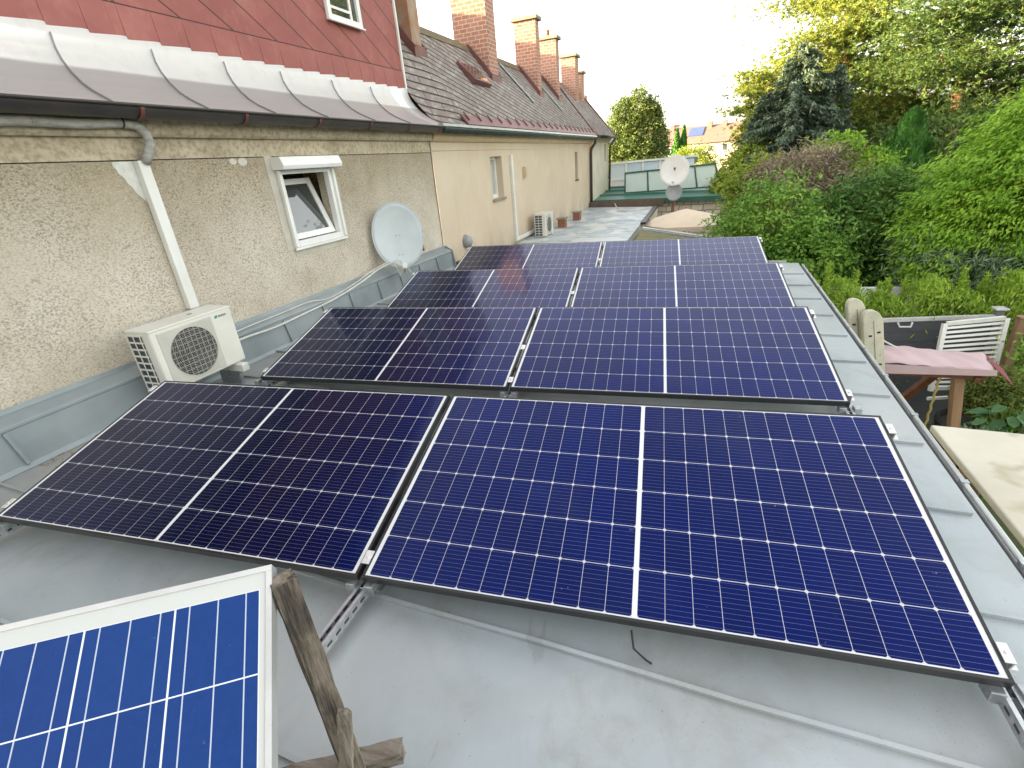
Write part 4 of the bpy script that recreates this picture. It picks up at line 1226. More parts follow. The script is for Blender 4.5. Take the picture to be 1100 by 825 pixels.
lerp = lambda a, b_, t: tuple(a[i] + (b_[i] - a[i]) * t for i in range(3))
ts = [0, .26, .52, .78, 1]
for i in range(4):
    a0, a1, b0, b1 = lerp(TL, TR_, ts[i] + .01), lerp(TL, TR_, ts[i + 1] - .01), lerp(BL_, BR_, ts[i] + .01), lerp(BL_, BR_, ts[i + 1] - .01)
    part('pane', M['frosted'], bal, lambda q: q.prism([b0, b1, a1, a0], (.02, 0, 0)), H)
for t_ in ts:
    part('post', M['green_frame'], bal, lambda q: q.beam(lerp(BL_, BR_, t_), lerp(TL, TR_, t_), .05, .05, (1, 0, 0)), H)
part('top_rail', M['green_frame'], bal, lambda q: q.beam(lerp(TL, TR_, -.005), lerp(TL, TR_, 1.005), .07, .06), H)
part('bottom_rail', M['green_frame'], bal, lambda q: q.beam(BL_, BR_, .07, .05), H)
gh = thing('glazed_lean_to', 'silver framed glazing with milky panes behind the green screen', 'greenhouse', H((23.6, 1.6, GROUND)))
part('wall', M['white_wall'], gh, lambda q: q.box((23.0, -.1, GROUND), (25, 3.6, .35)), H)
for i in range(5):
    s, d0, d1 = 23.0, -.05 + i * .72, .61 + i * .72
    part('pane', M['milky'], gh, lambda q: q.prism([(23.0, d0 + .04, .42), (23.0, d1, .42), (23.05, d1, 1.02), (23.05, d0 + .04, 1.0)], (.02, 0, 0)), H)
    part('mullion', M['white_frame'], gh, lambda q: q.beam((22.98, d0, .36), (23.03, d0, 1.05), .07, .06, (1, 0, 0)), H)
part('head_rail', M['white_frame'], gh, lambda q: q.beam((23.0, -.1, 1.06), (23.0, 3.6, 1.1), .08, .08), H)
part('sill_rail', M['white_frame'], gh, lambda q: q.beam((22.97, -.1, .39), (22.97, 3.6, .39), .08, .06), H)
part('roof', M['milky'], gh, lambda q: q.prism([(23.06, -.1, 1.06), (23.06, 3.6, 1.1), (25, 3.6, .8), (25, -.1, .76)], (0, 0, .03)), H)

# dishes on a rusty pole
pole = H((16.8, 3.12, GROUND))
pm = MB(); pm.tube([pole, H((16.8, 3.12, .9))], .05, 10)
meta(pm.build('dish_pole', M['rust'], smooth=True), 'rusty iron pole carrying two dishes beside the beige parasol', 'pole')
d2, n2, u2, s2 = dish('satellite_dish', 'large white satellite dish on the rusty pole in front of the green screen', H((16.68, 3.12, .82)), SV * -.95 + DV * -.05 + Vector((0, 0, .22)), .44, M['dish_white'], elong=1.02)
part('arm', M['dish_dark'], d2, lambda q: q.tube([H((16.68, 3.12, .82)) - u2 * .37, H((16.68, 3.12, .82)) - u2 * .42 + n2 * .3], .012, 6))
part('receiver', M['white_plastic'], d2, lambda q: q.tube([H((16.68, 3.12, .82)) - u2 * .40 + n2 * .26, H((16.68, 3.12, .82)) - u2 * .36 + n2 * .3], .03, 8))
d3, n3, u3, s3 = dish('satellite_dish', 'small dark grey satellite dish lower on the rusty pole', H((16.62, 3.14, .18)), SV * -.98 + DV * .1 + Vector((0, 0, .15)), .25, M['dish_dark'], elong=1.0)

par = thing('parasol', 'open beige parasol below the two dishes on the pole', 'parasol', H((14.9, 3.5, GROUND)))
q = MB(H); n = 8; cx, cd, cz = 15.0, 3.6, -.17
ring = [(cx + 1.3 * math.cos(2 * math.pi * (k + .5) / n), cd + 1.3 * math.sin(2 * math.pi * (k + .5) / n), cz - .36) for k in range(n)]
mid = [(cx + .6 * math.cos(2 * math.pi * (k + .5) / n), cd + .6 * math.sin(2 * math.pi * (k + .5) / n), cz - .155) for k in range(n)]
q.add([(cx, cd, cz)] + mid + ring + [(p[0], p[1], p[2] - .1) for p in ring],
      [(0, 1 + k, 1 + (k + 1) % n) for k in range(n)] + [(1 + k, 9 + k, 9 + (k + 1) % n, 1 + (k + 1) % n) for k in range(n)] + [(9 + k, 17 + k, 17 + (k + 1) % n, 9 + (k + 1) % n) for k in range(n)])
q.build('canopy', M['parasol'], par, solid=.006)
part('pole', M['timber_brown'], par, lambda q: q.tube([(cx, cd, GROUND), (cx, cd, cz + .06)], .025, 8), H)

# ------------------------------------------------------------------ garden side
FA, FB = Vector((3.2, 6.72, 0)), Vector((5.85, 7.07, 0))
fd = (FB - FA).normalized(); fn = Vector((fd.y, -fd.x, 0))
fen = thing('garden_fence', 'dark grey composite board fence with a light top rail in front of the hedge', 'fence', (4.5, 6.9, GROUND))
fb = MB()
for k in range(11):
    z0 = GROUND + .02 + k * .158
    fb.prism([FA - fd * .6 + fn * .012 + Vector((0, 0, z0)), FB + fn * .012 + Vector((0, 0, z0)), FB + fn * .012 + Vector((0, 0, z0 + .154)), FA - fd * .6 + fn * .012 + Vector((0, 0, z0 + .154))], -fn * .024)
fb.build('boards', M['composite'], fen)
part('top_rail', M['fence_rail'], fen, lambda q: q.beam(FA - fd * .6 + Vector((0, 0, -1.115)), FB + Vector((0, 0, -1.115)), .06, .05))
for t_, nm in ((-.08, 0), (1.0, 1)):
    c = FA + (FB - FA) * t_ + fd * .05
    po = part('post', M['fence_post'], fen, lambda q: q.beam(c + Vector((0, 0, GROUND)), c + Vector((0, 0, -1.02)), .09, .09, (0, 1, 0)))
    part('post_cap', M['fence_rail'], po, lambda q: q.beam(c + Vector((0, 0, -1.019)), c + Vector((0, 0, -.985)), .15, .15, (0, 1, 0)), bevel=.01)
bc = Vector((4.68, 6.86, -1.13))
part('rail_bracket', M['fence_rail'], fen, lambda q: q.tube([bc + Vector((-.09, -.03, 0)), bc + Vector((-.07, -.06, -.06)), bc + Vector((.07, -.06, -.06)), bc + Vector((.09, -.03, 0))], .014, 6))
wp = MB(); wp.beam((6.15, 7.0, GROUND), (6.15, 7.0, -1.12), .1, .1, (0, 1, 0)); wp.beam((6.15, 7.0, -1.119), (6.15, 7.0, -1.09), .12, .12, (0, 1, 0))
meta(wp.build('timber_post', M['timber_brown'], bevel=.008), 'brown timber post at the end of the grey fence', 'post')
lou = thing('slatted_panel', 'white slatted panel leaning against the dark fence', 'slatted panel', (5.4, 6.6, GROUND))
LT, RT, LB, RB = Vector((5.06, 6.62, -1.08)), Vector((5.80, 6.72, -1.03)), Vector((4.99, 6.35, -2.0)), Vector((5.72, 6.45, -2.0))
part('outer_frame', M['white_plastic'], lou, lambda q: (q.beam(LT, LB, .05, .06, (0, 1, 0)), q.beam(RT, RB, .05, .06, (0, 1, 0)), q.beam(LT + Vector((.026, 0, 0)), RT - Vector((.026, 0, 0)), .05, .05), q.beam(LB + Vector((.026, 0, .05)), RB - Vector((.026, 0, -.05)), .05, .05)))
for k in range(1, 15):
    a, c = LT.lerp(LB, k / 15), RT.lerp(RB, k / 15)
    part('slat', M['white_plastic'], lou, lambda q: q.beam(a + Vector((.026, 0, 0)), c - Vector((.026, 0, 0)), .012, .034, (0, .5, 1)))
wp = MB(); wp.beam((4.9, 6.2, -2.05), (5.75, 6.25, -1.97), .03, .04)
meta(wp.build('white_batten', M['white_plastic']), 'white batten lying under the slatted panel', 'batten')

sw = thing('garden_swing', 'wooden garden swing with a pink fabric canopy beside the roof gutter', 'garden swing', (4.0, 4.3, GROUND))
cn = MB(); nx, ny = 40, 12; cv, cf = [], []
for j in range(ny + 1):
    for i in range(nx + 1):
        u, v = i / nx, j / ny
        x = 3.22 + 1.08 * u + .1 * v; y = 4.1 + .44 * v
        sag = .035 * math.sin(math.pi * v) * (1 - .6 * u) + .012 * math.sin(u * 9 + v * 2) * math.sin(v * 5 + .4) + .006 * math.sin(u * 31 + v * 9)
        z = -.68 - .02 * u - .06 * u * u + sag + .02 * v
        cv.append((x, y, z))
for j in range(ny):
    for i in range(nx): cf.append((j * (nx + 1) + i, j * (nx + 1) + i + 1, (j + 1) * (nx + 1) + i + 1, (j + 1) * (nx + 1) + i))
cn.add(cv, cf); cn.build('canopy', M['canopy_pink'], sw, smooth=True, solid=.006)
part('valance', M['canopy_pink'], sw, lambda q: q.prism([(3.15, 4.095, -.683), (4.3, 4.095, -.733), (4.31, 4.09, -.79), (3.15, 4.09, -.79)], (0, -.006, 0)))
part('valance', M['canopy_red'], sw, lambda q: q.prism([(4.305, 4.1, -.735), (4.40, 4.54, -.72), (4.54, 4.42, -.85), (4.44, 4.06, -.87)], (.006, 0, 0)))
part('canopy_beam', M['timber_dark'], sw, lambda q: (q.beam((3.2, 4.18, -.79), (4.27, 4.18, -.83), .05, .07), q.beam((4.2, 4.13, -.86), (4.3, 4.5, -.84), .05, .06)))
part('post', M['timber_brown'], sw, lambda q: q.beam((4.5, 4.38, GROUND), (4.09, 4.27, -.78), .085, .085, (0, 1, 0)), bevel=.005)
part('post', M['timber_dark'], sw, lambda q: q.beam((3.4, 5.35, -2.7), (4.05, 4.4, -.82), .07, .07, (0, 1, 0)), bevel=.005)
part('brace', M['timber_brown'], sw, lambda q: q.beam((3.5, 4.9, -1.75), (4.05, 4.35, -1.95), .06, .08))
part('seat_back', M['timber_dark'], sw, lambda q: (q.box((3.2, 4.75, -2.1), (3.75, 4.8, -1.72)), q.box((3.2, 4.45, -2.12), (3.75, 4.75, -2.07))))
part('seat_back', M['timber_brown'], sw, lambda q: q.beam((3.62, 4.72, -2.1), (3.62, 4.72, -1.6), .05, .05, (0, 1, 0)))
b = MB(); prev = None
pts = [(3.93 + .006 * math.sin(k * 1.6), 4.22 + .006 * math.cos(k * 1.6), -.85 - k * .03) for k in range(38)]
b.tube(pts, .011, 6); b.build('rope', M['rope'], sw, smooth=True)
part('stay_cord', M['white_cable'], sw, lambda q: q.tube([(3.28, 4.6, -.42), (3.5, 4.5, -.6), (3.62, 4.45, -.66)], .008, 6))


def board(x, y, z0, z1, w, lean, label):
    r = thing('plastic_board', label, 'plastic board', (x, y, z0), 'beige boards standing by the gutter')
    n = 10
    out = [(-w / 2, z0), (w / 2, z0), (w / 2, z1 - w * .6)] + [(w / 2 * math.cos(a) - w * .08 * math.sin(a), z1 - w * .6 + w * .6 * math.sin(a)) for a in [math.pi * k / n for k in range(1, n)]] + [(-w / 2, z1 - w * .6)]
    dirx = Vector((.9, .3, 0)).normalized()
    fnn = Vector((dirx.y, -dirx.x, 0))
    P = lambda u, z: Vector((x, y, 0)) + dirx * (u + lean * (z - z0)) + Vector((0, 0, z))
    part('panel', M['beige_plastic'], r, lambda q: q.prism([P(u, z) for u, z in out], -fnn * .05), bevel=.01)
    for u, z in [(-.055, z1 - .27), (.03, z1 - .24), (.03, z1 - .58), (-.055, z1 - .85)]:
        part('slot', M['black_plastic'], r, lambda q: q.prism([P(u, z) + fnn * .0012, P(u + .032, z) + fnn * .0012, P(u + .032, z + .018) + fnn * .0012, P(u, z + .018) + fnn * .0012], fnn * .002))
    part('seam', M['fence_post'], r, lambda q: q.prism([P(-.002, z0) + fnn * .0015, P(.003, z0) + fnn * .0015, P(.003, z1 - .11) + fnn * .0015, P(-.002, z1 - .11) + fnn * .0015], fnn * .002))


board(3.375, 4.13, -1.6, .01, .175, -.27, 'taller pale beige plastic board with a rounded top and dark slots behind the gutter')
board(3.485, 4.06, -1.6, -.085, .2, -.27, 'shorter pale beige plastic board with a rounded top, in front of the taller one')
ct = MB()
ct.prism([(2.66, -1.5, -.42), (7, -1.5, -.5), (7, 1.95, -.5), (2.98, 2.36, -.44)], (0, 0, -.05))
cto = meta(ct.build('cream_cover', M['cream_sheet'], bevel=.01), 'stained cream sheet roof below the gutter at the right', 'cover')
part('support', M['timber_brown'], cto, lambda q: (q.beam((3.2, 2.2, GROUND), (3.2, 2.2, -.5), .09, .09, (0, 1, 0)), q.beam((6.5, 1.8, GROUND), (6.5, 1.8, -.56), .09, .09, (0, 1, 0))))

# ------------------------------------------------------------------ vegetation


def unit(v):
    return v / np.maximum(np.linalg.norm(v, axis=1, keepdims=True), 1e-9)


def rnd_unit(n):
    return unit(RNG.normal(size=(n, 3)))


def leaf_obj(name, c, a, nr, L, Wd, m, parent):
    """every leaf is a four-cornered blade: c centres, a axes, nr normals"""
    n = len(c)
    a = unit(a); b_ = unit(np.cross(a, nr)); L = np.broadcast_to(L, (n,))[:, None]; Wd = np.broadcast_to(Wd, (n,))[:, None]
    nn = np.cross(b_, a)
    V = np.empty((n, 4, 3), np.float32)
    V[:, 0] = c - a * L * .5; V[:, 1] = c + b_ * Wd * .5 - a * L * .05 + nn * Wd * .12; V[:, 2] = c + a * L * .5; V[:, 3] = c - b_ * Wd * .5 - a * L * .05 + nn * Wd * .12
    loc = np.array(WLOC[parent] if parent is not None else (0, 0, 0), np.float32)
    V -= loc
    me = bpy.data.meshes.new(name)
    me.vertices.add(n * 4); me.vertices.foreach_set('co', V.reshape(-1))
    me.loops.add(n * 4); me.loops.foreach_set('vertex_index', np.arange(n * 4, dtype=np.int32))
    me.polygons.add(n); me.polygons.foreach_set('loop_start', np.arange(0, n * 4, 4, dtype=np.int32))
    me.polygons.foreach_set('loop_total', np.full(n, 4, np.int32))
    me.update(calc_edges=True); me.materials.append(m)
    o = bpy.data.objects.new(name, me); COL.objects.link(o)
    if parent is not None: o.parent = parent
    WLOC[o] = Vector(tuple(loc))
    return o


def broad(blobs, ncl, per, rc, L, W, shell=.5, droop=.3, upn=.6, aniso=1.0, ax=None, axw=0., stray=.32):
    """leaf clusters spread over the outer part of ellipsoid blobs"""
    bl = np.array(blobs, float)
    wts = (bl[:, 3] * bl[:, 4] * bl[:, 5]) ** (2 / 3); wts /= wts.sum()
    idx = RNG.choice(len(bl), ncl, p=wts)
    d = rnd_unit(ncl)
    rr = shell + (1.06 - shell) * RNG.random(ncl) ** .6
    st = RNG.random(ncl) < .16
    rr = np.where(st, RNG.uniform(1.0, 1.0 + stray, ncl), rr)
    cc = bl[idx, :3] + d * bl[idx, 3:6] * rr[:, None] + np.where(st, .5 * rc, 0)[:, None] * np.array([0, 0, 1.])
    # drop clusters buried in the neighbours
    keep = np.ones(ncl, bool)
    for k in range(len(bl)):
        q = ((cc - bl[k, :3]) / bl[k, 3:6]); keep &= ~(((q ** 2).sum(1) < .3) & (idx != k))
    cc, d = cc[keep], d[keep]
    csz = rc * RNG.uniform(.45, 1.5, len(cc))
    c = np.repeat(cc, per, 0) + RNG.normal(size=(len(cc) * per, 3)) * np.repeat(csz, per)[:, None] * np.array([1, 1, .62 * aniso])
    od = np.repeat(d, per, 0)
    a = od * .6 + rnd_unit(len(c)) * .9 - np.array([0, 0, droop])
    if ax is not None: a = a * (1 - axw) + np.array(ax) * axw
    nr = od * .5 + rnd_unit(len(c)) * .7 + np.array([0, 0, upn])
    s = RNG.uniform(.65, 1.3, len(c))
    return c, a, nr, L * s, W * s


def limbs(q, base, top, r0, tips, r1=.02):
    base, top = Vector(base), Vector(top)
    n = 7
    path = [base.lerp(top, i / n) + Vector((random.uniform(-1, 1), random.uniform(-1, 1), 0)) * r0 * .4 * (0 < i < n) for i in range(n + 1)]
    q.tube(path, [r0 * (1.25 if i == 0 else 1) * (1 - .75 * i / n) for i in range(n + 1)], 8)
    for tp in tips:
        tp = Vector(tp)
        k = min(max(.25, (tp.z - base.z) / max(top.z - base.z, .1) - .25), .9)
        st = base.lerp(top, k)
        m1 = st.lerp(tp, .5) + Vector((random.uniform(-.1, .1), random.uniform(-.1, .1), .08)) * (tp - st).length
        q.tube([st, m1, tp], [r0 * .4, r0 * .24, r1 * .5], 6)


def plant(name, label, cat, base, h, blobs, mats, trunk_r=.05, group=None, tips=None, crown='crown', trunk='trunk', **kw):
    t = thing(name, label, cat, base, group)
    q = MB()
    tp = [tuple(np.array(b_[:3])) for b_ in blobs] if tips is None else tips
    limbs(q, base, Vector(base) + Vector((0, 0, h)), trunk_r, tp)
    q.build(trunk, kw.pop('bark', M['bark']), t, smooth=True, recalc=False)
    c, a, nr, L, W = broad(blobs, **kw)
    leaf_obj(crown, c, a, nr, L, W, mats, t)
    return t


GR = {}
GR['shrub'] = leaf_mat('leaf_shrub_green', [(.08, .18, .028), (.13, .27, .038), (.2, .36, .055), (.27, .43, .075)], clump_amt=.6)
GR['dark'] = leaf_mat('leaf_dark_green', [(.045, .11, .025), (.075, .17, .033), (.11, .22, .045), (.15, .27, .06)], clump_amt=.6)
GR['bright'] = leaf_mat('leaf_bright_green', [(.1, .23, .02), (.18, .36, .03), (.27, .45, .045), (.36, .52, .07)], trans=.4, clump=1.6, clump_amt=.55)
GR['lime'] = leaf_mat('leaf_lime', [(0.144, 0.288, 0.024), (0.228, 0.396, 0.036), (0.300, 0.420, 0.048)], trans=.4)
GR['yellowgreen'] = leaf_mat('leaf_yellow_green', [(0.130, 0.208, 0.026), (0.221, 0.299, 0.039), (0.312, 0.390, 0.052), (0.390, 0.420, 0.078)], trans=.4)
GR['smoke'] = leaf_mat('leaf_smoke_bush', [(.14, .2, .05), (.22, .2, .09), (.32, .25, .19), (.36, .29, .25), (.26, .28, .1), (.22, .3, .07)], trans=.25, clump=2.2, clump_amt=.6)
GR['spruce'] = leaf_mat('needle_blue_spruce', [(.05, .085, .055), (.085, .13, .085), (.12, .17, .115), (.17, .21, .15)], trans=.12, clump=2.2, clump_amt=.35)
GR['thuja'] = leaf_mat('needle_thuja', [(.025, .09, .018), (.045, .14, .025), (.075, .2, .035), (.1, .24, .045)], trans=.15, clump=2.5)
GR['larch'] = leaf_mat('needle_larch', [(0.098, 0.154, 0.035), (0.168, 0.217, 0.042), (0.238, 0.280, 0.049), (0.308, 0.322, 0.063)], trans=.35)
GR['pine'] = leaf_mat('needle_pine', [(.035, .075, .02), (.06, .115, .028), (.095, .15, .035), (.14, .19, .045)], trans=.25, clump=.9, clump_amt=.6)
GR['far'] = leaf_mat('leaf_far_tree', [(.06, .1, .025), (.09, .135, .03), (.13, .175, .04), (.17, .2, .05)], trans=.25, clump=.6)
GR['grey'] = leaf_mat('leaf_grey_green', [(0.098, 0.168, 0.084), (0.168, 0.252, 0.140), (0.252, 0.350, 0.210)], trans=.2)
GR['hedge'] = leaf_mat('leaf_hedge_shoot', [(.16, .29, .035), (.26, .42, .05), (.36, .52, .07), (.44, .57, .1)], trans=.45, clump_amt=.3)
GR['red'] = leaf_mat('leaf_reddish', [(0.240, 0.096, 0.048), (0.312, 0.132, 0.060), (0.240, 0.192, 0.060)], trans=.3)
GR['orange'] = leaf_mat('leaf_orange', [(.35, .17, .05), (.3, .22, .07), (.2, .2, .06)], trans=.3)

# big rounded tree beyond the green roof
plant('round_tree', 'tall dense rounded tree with sunlit crown rising beyond the cream end house', 'tree', (-.7, 44, GROUND), 7.5,
      [(-1.9, 44, 2.4, 1.1, 1.3, 2.4), (.5, 44, 2.4, 1.2, 1.4, 2.6), (-.2, 43.5, 4.3, .8, 1, 1.6), (-1.3, 43.6, 3.9, .75, 1, 1.5), (1.3, 44, 1.8, .8, 1.2, 1.7), (-.6, 43.4, 2.4, 1.0, 1.0, 2.0), (.9, 43.6, 3.6, .55, .8, 1.2), (-2.4, 44, 1.2, .9, 1.2, 2.0), (-.5, 43, 1.0, 2.0, 1.2, 1.6), (.6, 43.6, 4.0, .7, .8, 1.3)],
      GR['far'], .3, ncl=3600, per=15, rc=.15, L=.18, W=.09, shell=.55, droop=.3, stray=.22)
plant('small_tree', 'yellow-green bush lit by the sun in front of the far red-roofed house', 'bush', (4.4, 50, GROUND), 3.2,
      [(4.4, 50, .1, 1.7, 1.2, 1.5), (5.3, 50, -.6, 1.2, 1, 1.2), (3.2, 50, -.7, .9, 1, 1.0)], GR['yellowgreen'], .1, ncl=600, per=14, rc=.17, L=.2, W=.1, shell=.55)


def spindle(name, label, base, h, rad, mats, n, L, W, group=None, prof=None, cat='tree', jag=.25, bark=None):
    t = thing(name, label, cat, base, group)
    q = MB(); q.tube([base, (base[0], base[1], base[2] + h * .9)], [rad * .16, rad * .03], 8); q.build('trunk', bark or M['bark'], t, smooth=True)
    z = RNG.random(n) ** .85
    prof = prof or (lambda u: np.minimum(1, (1 - u) * 1.9) ** .7 * np.minimum(1, .75 + u))
    az = RNG.random(n) * 2 * math.pi
    lob = 1 + jag * .5 * np.sin(az * 3 + z * 9) + jag * .4 * np.sin(az * 5 - z * 21) + jag * .3 * np.sin(z * 55 + az * 2)
    r = rad * prof(z) * lob * (.62 + .42 * RNG.random(n) ** .5)
    c = np.stack([base[0] + r * np.cos(az), base[1] + r * np.sin(az), base[2] + z * h], 1)
    od = np.stack([np.cos(az), np.sin(az), 0 * az], 1)
    a = od * .45 + np.array([0, 0, 1.0]) + RNG.normal(size=(n, 3)) * .3
    nr = od + rnd_unit(n) * .6
    s = RNG.uniform(.6, 1.3, n)
    leaf_obj('crown', c, a, nr, L * s, W * s, mats, t)
    return t


spindle('cypress', 'left of two small dark cypresses in front of the far red roof', (3.35, 60, GROUND), 6.2, .62, GR['thuja'], 5000, .3, .14, 'twin cypresses')
spindle('cypress', 'right of two small dark cypresses in front of the far red roof, the taller one', (4.05, 60.5, GROUND), 6.5, .55, GR['thuja'], 5000, .3, .14, 'twin cypresses')
spindle('thuja', 'dark green thuja standing between the smoke bush and the bright leafy tree', (6.9, 13.8, GROUND), 4.75, .62, GR['thuja'], 26000, .12, .05, jag=.3, prof=lambda u: np.minimum(1, (1 - u) * 3.0) ** .6)


def spruce(name, label, base, h, rad, mats, tiers, L, W, lean=0.0, per=26):
    t = thing(name, label, 'tree', base)
    q = MB(); q.tube([base, (base[0], base[1], base[2] + h)], [.16, .02], 8); q.build('trunk', M['bark'], t, smooth=True)
    C, A, N = [], [], []
    for k in range(tiers):
        u = k / tiers
        z = base[2] + h * (.08 + .92 * u)
        R0 = rad * (1 - u) ** .62 * (.85 + .3 * RNG.random())
        nb_ = int(9 * (1 - u) + 4)
        for j in range(nb_):
            az = RNG.random() * 6.28; ln = R0 * RNG.uniform(.7, 1.1) + .1
            m = max(int(per * ln / rad * 4), 10)
            tt = RNG.random(m) ** .7
            side = RNG.normal(size=m) * .11 * ln * (1.1 - tt)
            dirv = np.array([math.cos(az), math.sin(az), 0]); sd = np.array([-math.sin(az), math.cos(az), 0])
            zz = z + ln * (.12 * tt - .42 * tt ** 2 + .16 * tt ** 4) - np.abs(RNG.normal(size=m)) * .10
            c = np.array([base[0], base[1], 0]) + dirv * (tt * ln)[:, None] + sd * side[:, None]; c[:, 2] = zz
            C.append(c); A.append(dirv * .6 + sd * (np.sign(side) * .6)[:, None] + np.array([0, 0, -.45]) + RNG.normal(size=(m, 3)) * .25); N.append(np.array([0, 0, 1.]) + RNG.normal(size=(m, 3)) * .5)
    C, A, N = np.concatenate(C), np.concatenate(A), np.concatenate(N)
    s = RNG.uniform(.7, 1.3, len(C))
    leaf_obj('crown', C, A, N, L * s, W * s, mats, t)
    return t


spruce('spruce', 'wide blue-grey spruce with two tops behind the smoke bush', (5.75, 20, GROUND), 7.3, 2.6, GR['spruce'], 44, .2, .05, per=95)
spruce('spruce', 'slimmer blue-grey spruce just right of the wide one', (6.9, 20.4, GROUND), 6.6, 1.9, GR['spruce'], 38, .2, .05, per=85)
spruce('spruce', 'dark spruce at the left side of the wide blue-grey one', (4.95, 20.8, GROUND), 6.0, 1.5, GR['spruce'], 34, .2, .05, per=75)


def padded(name, label, base, h, limbs_, mats, L, W, bark, trunk_r=.3, pads=5, per=700):
    """pine or larch: level limbs carrying flat needle pads"""
    t = thing(name, label, 'tree', base)
    q = MB(); B0 = Vector(base)
    q.tube([B0 + Vector((0, 0, h * i / 8)) + Vector((.12 * math.sin(i), .1 * math.cos(i * 1.3), 0)) for i in range(9)], [trunk_r * (1 - .09 * i) for i in range(9)], 9)
    q.build('trunk', bark, t, smooth=True)
    ql = MB(); C, A, N = [], [], []
    for (z, az, ln, rise) in limbs_:
        st = B0 + Vector((0, 0, z)); dv = Vector((math.cos(az), math.sin(az), 0))
        pts = [st + dv * (ln * k / 5) + Vector((0, 0, rise * (k / 5) ** 1.5)) + Vector((random.uniform(-.15, .15), random.uniform(-.15, .15), random.uniform(-.1, .1))) * (k > 0) for k in range(6)]
        ql.tube(pts, [trunk_r * .3 * (1 - .15 * k) for k in range(6)], 6)
        for k in range(pads):
            f = .25 + .8 * (k + .5) / pads
            c0 = np.array(st + dv * ln * f + Vector((0, 0, rise * f ** 1.5))) + RNG.normal(size=3) * np.array([.5, .5, .18])
            m = int(per * RNG.uniform(.6, 1.2))
            rr = ln * .2 + .25
            # small tufts inside the pad
            tu = max(m // 16, 3)
            tc = c0 + RNG.normal(size=(tu, 3)) * np.array([rr, rr, rr * .28])
            c = np.repeat(tc, 16, 0); d = rnd_unit(len(c)); d[:, 2] = d[:, 2] * .7 + .25
            C.append(c + d * L * .45); A.append(d); N.append(rnd_unit(len(c)) + np.array([0, 0, .4]))
    ql.build('limbs', bark, t, smooth=True)
    C, A, N = np.concatenate(C), np.concatenate(A), np.concatenate(N)
    s = RNG.uniform(.7, 1.3, len(C))
    leaf_obj('crown', C, A, N, L * s, W * s, mats, t)
    return t


lr = random.Random(4)
L1 = [(1.6 + .3 * k, lr.uniform(0, 6.28), lr.uniform(1.5, 3.1), lr.uniform(-.5, .3)) for k in range(38)]
padded('larch', 'tall feathery yellow-green larch lit by the low sun behind the spruces', (9.3, 27.5, GROUND), 13, L1, GR['larch'], .14, .03, M['bark_red'], .28, 7, 1500)
L2 = [(3.2 + .32 * k, lr.uniform(0, 6.28), lr.uniform(2.2, 4.2), lr.uniform(-.2, .7)) for k in range(32)]
padded('pine', 'big dark pine with orange limbs at the upper right', (12.4, 24.5, GROUND), 13, L2, GR['pine'], .15, .028, M['bark_red'], .3, 7, 1900)
L3 = [(2.0 + .32 * k, lr.uniform(0, 6.28), lr.uniform(2.2, 4.0), lr.uniform(-.2, .6)) for k in range(32)]
padded('pine', 'second dark pine farther right, cut by the picture edge', (17.2, 23, GROUND), 12, L3, GR['pine'], .15, .028, M['bark_red'], .3, 7, 1900)

padded('golden_conifer', 'golden-lit conifer peeping out left of the wide blue-grey spruce', (5.75, 24.5, GROUND), 7.0, [(1.4 + .2 * k, lr.uniform(0, 6.28), lr.uniform(.4, .9), lr.uniform(-.3, .1)) for k in range(28)], GR['larch'], .13, .03, M['bark_red'], .16, 5, 900)
plant('broad_tree', 'olive green tree filling in behind the thuja under the pine', 'tree', (10.2, 19, GROUND), 4.5,
      [(8.6, 19, .2, 1.2, 1, 1.1), (10, 19, .9, 1.4, 1, 1.1), (11.6, 19, .5, 1.4, 1, 1.2), (13.2, 18.5, .8, 1.5, 1, 1.3), (9.4, 18.4, -1.0, 1.8, 1, 1.0), (12.4, 18, -1.0, 2.0, 1, 1.1)], GR['pine'], .15, ncl=1700, per=15, rc=.16, L=.2, W=.05)
# middle-distance shrubs
plant('shrub', 'rounded glossy green shrub beside the far end of the panel rows', 'shrub', (3.2, 9.5, GROUND), 2.2,
      [(2.85, 9.4, -.45, .7, .7, .85), (3.35, 9.7, -.05, .75, .7, .75), (3.75, 9.3, -.75, .65, .7, .8), (2.75, 9.3, -1.2, .7, .7, .9), (3.5, 9.0, -1.3, .8, .6, .8), (4.15, 9.4, -1.0, .6, .6, .8)],
      GR['shrub'], .06, ncl=1500, per=17, rc=.1, L=.085, W=.042, shell=.6)
plant('smoke_bush', 'dry-looking purple-brown smoke bush above the green shrub', 'shrub', (4.35, 12, GROUND), 3.6,
      [(3.75, 12, .62, .5, .6, .42), (4.5, 12.1, .75, .6, .6, .5), (5.0, 12, .3, .55, .6, .5), (4.2, 11.7, .2, .7, .6, .6), (4.7, 11.5, -.2, .8, .5, .6)],
      GR['smoke'], .07, ncl=1100, per=16, rc=.1, L=.1, W=.03, shell=.5, bark=M['twig'], upn=.2)
tw = MB()
for k in range(170):
    p = Vector((random.uniform(3.2, 5.3), random.uniform(11.4, 12.2), random.uniform(.1, 1.0)))
    d = Vector((random.uniform(-1, 1), random.uniform(-1, .2), random.uniform(.1, 1.2))).normalized()
    tw.tube([p, p + d * .25 + Vector((0, 0, .03)), p + d * .5], [.008, .006, .003], 4)
sb = [o for o in bpy.data.objects if o.name == 'smoke_bush'][0]
tw.build('twigs', M['twig'], sb, recalc=False)
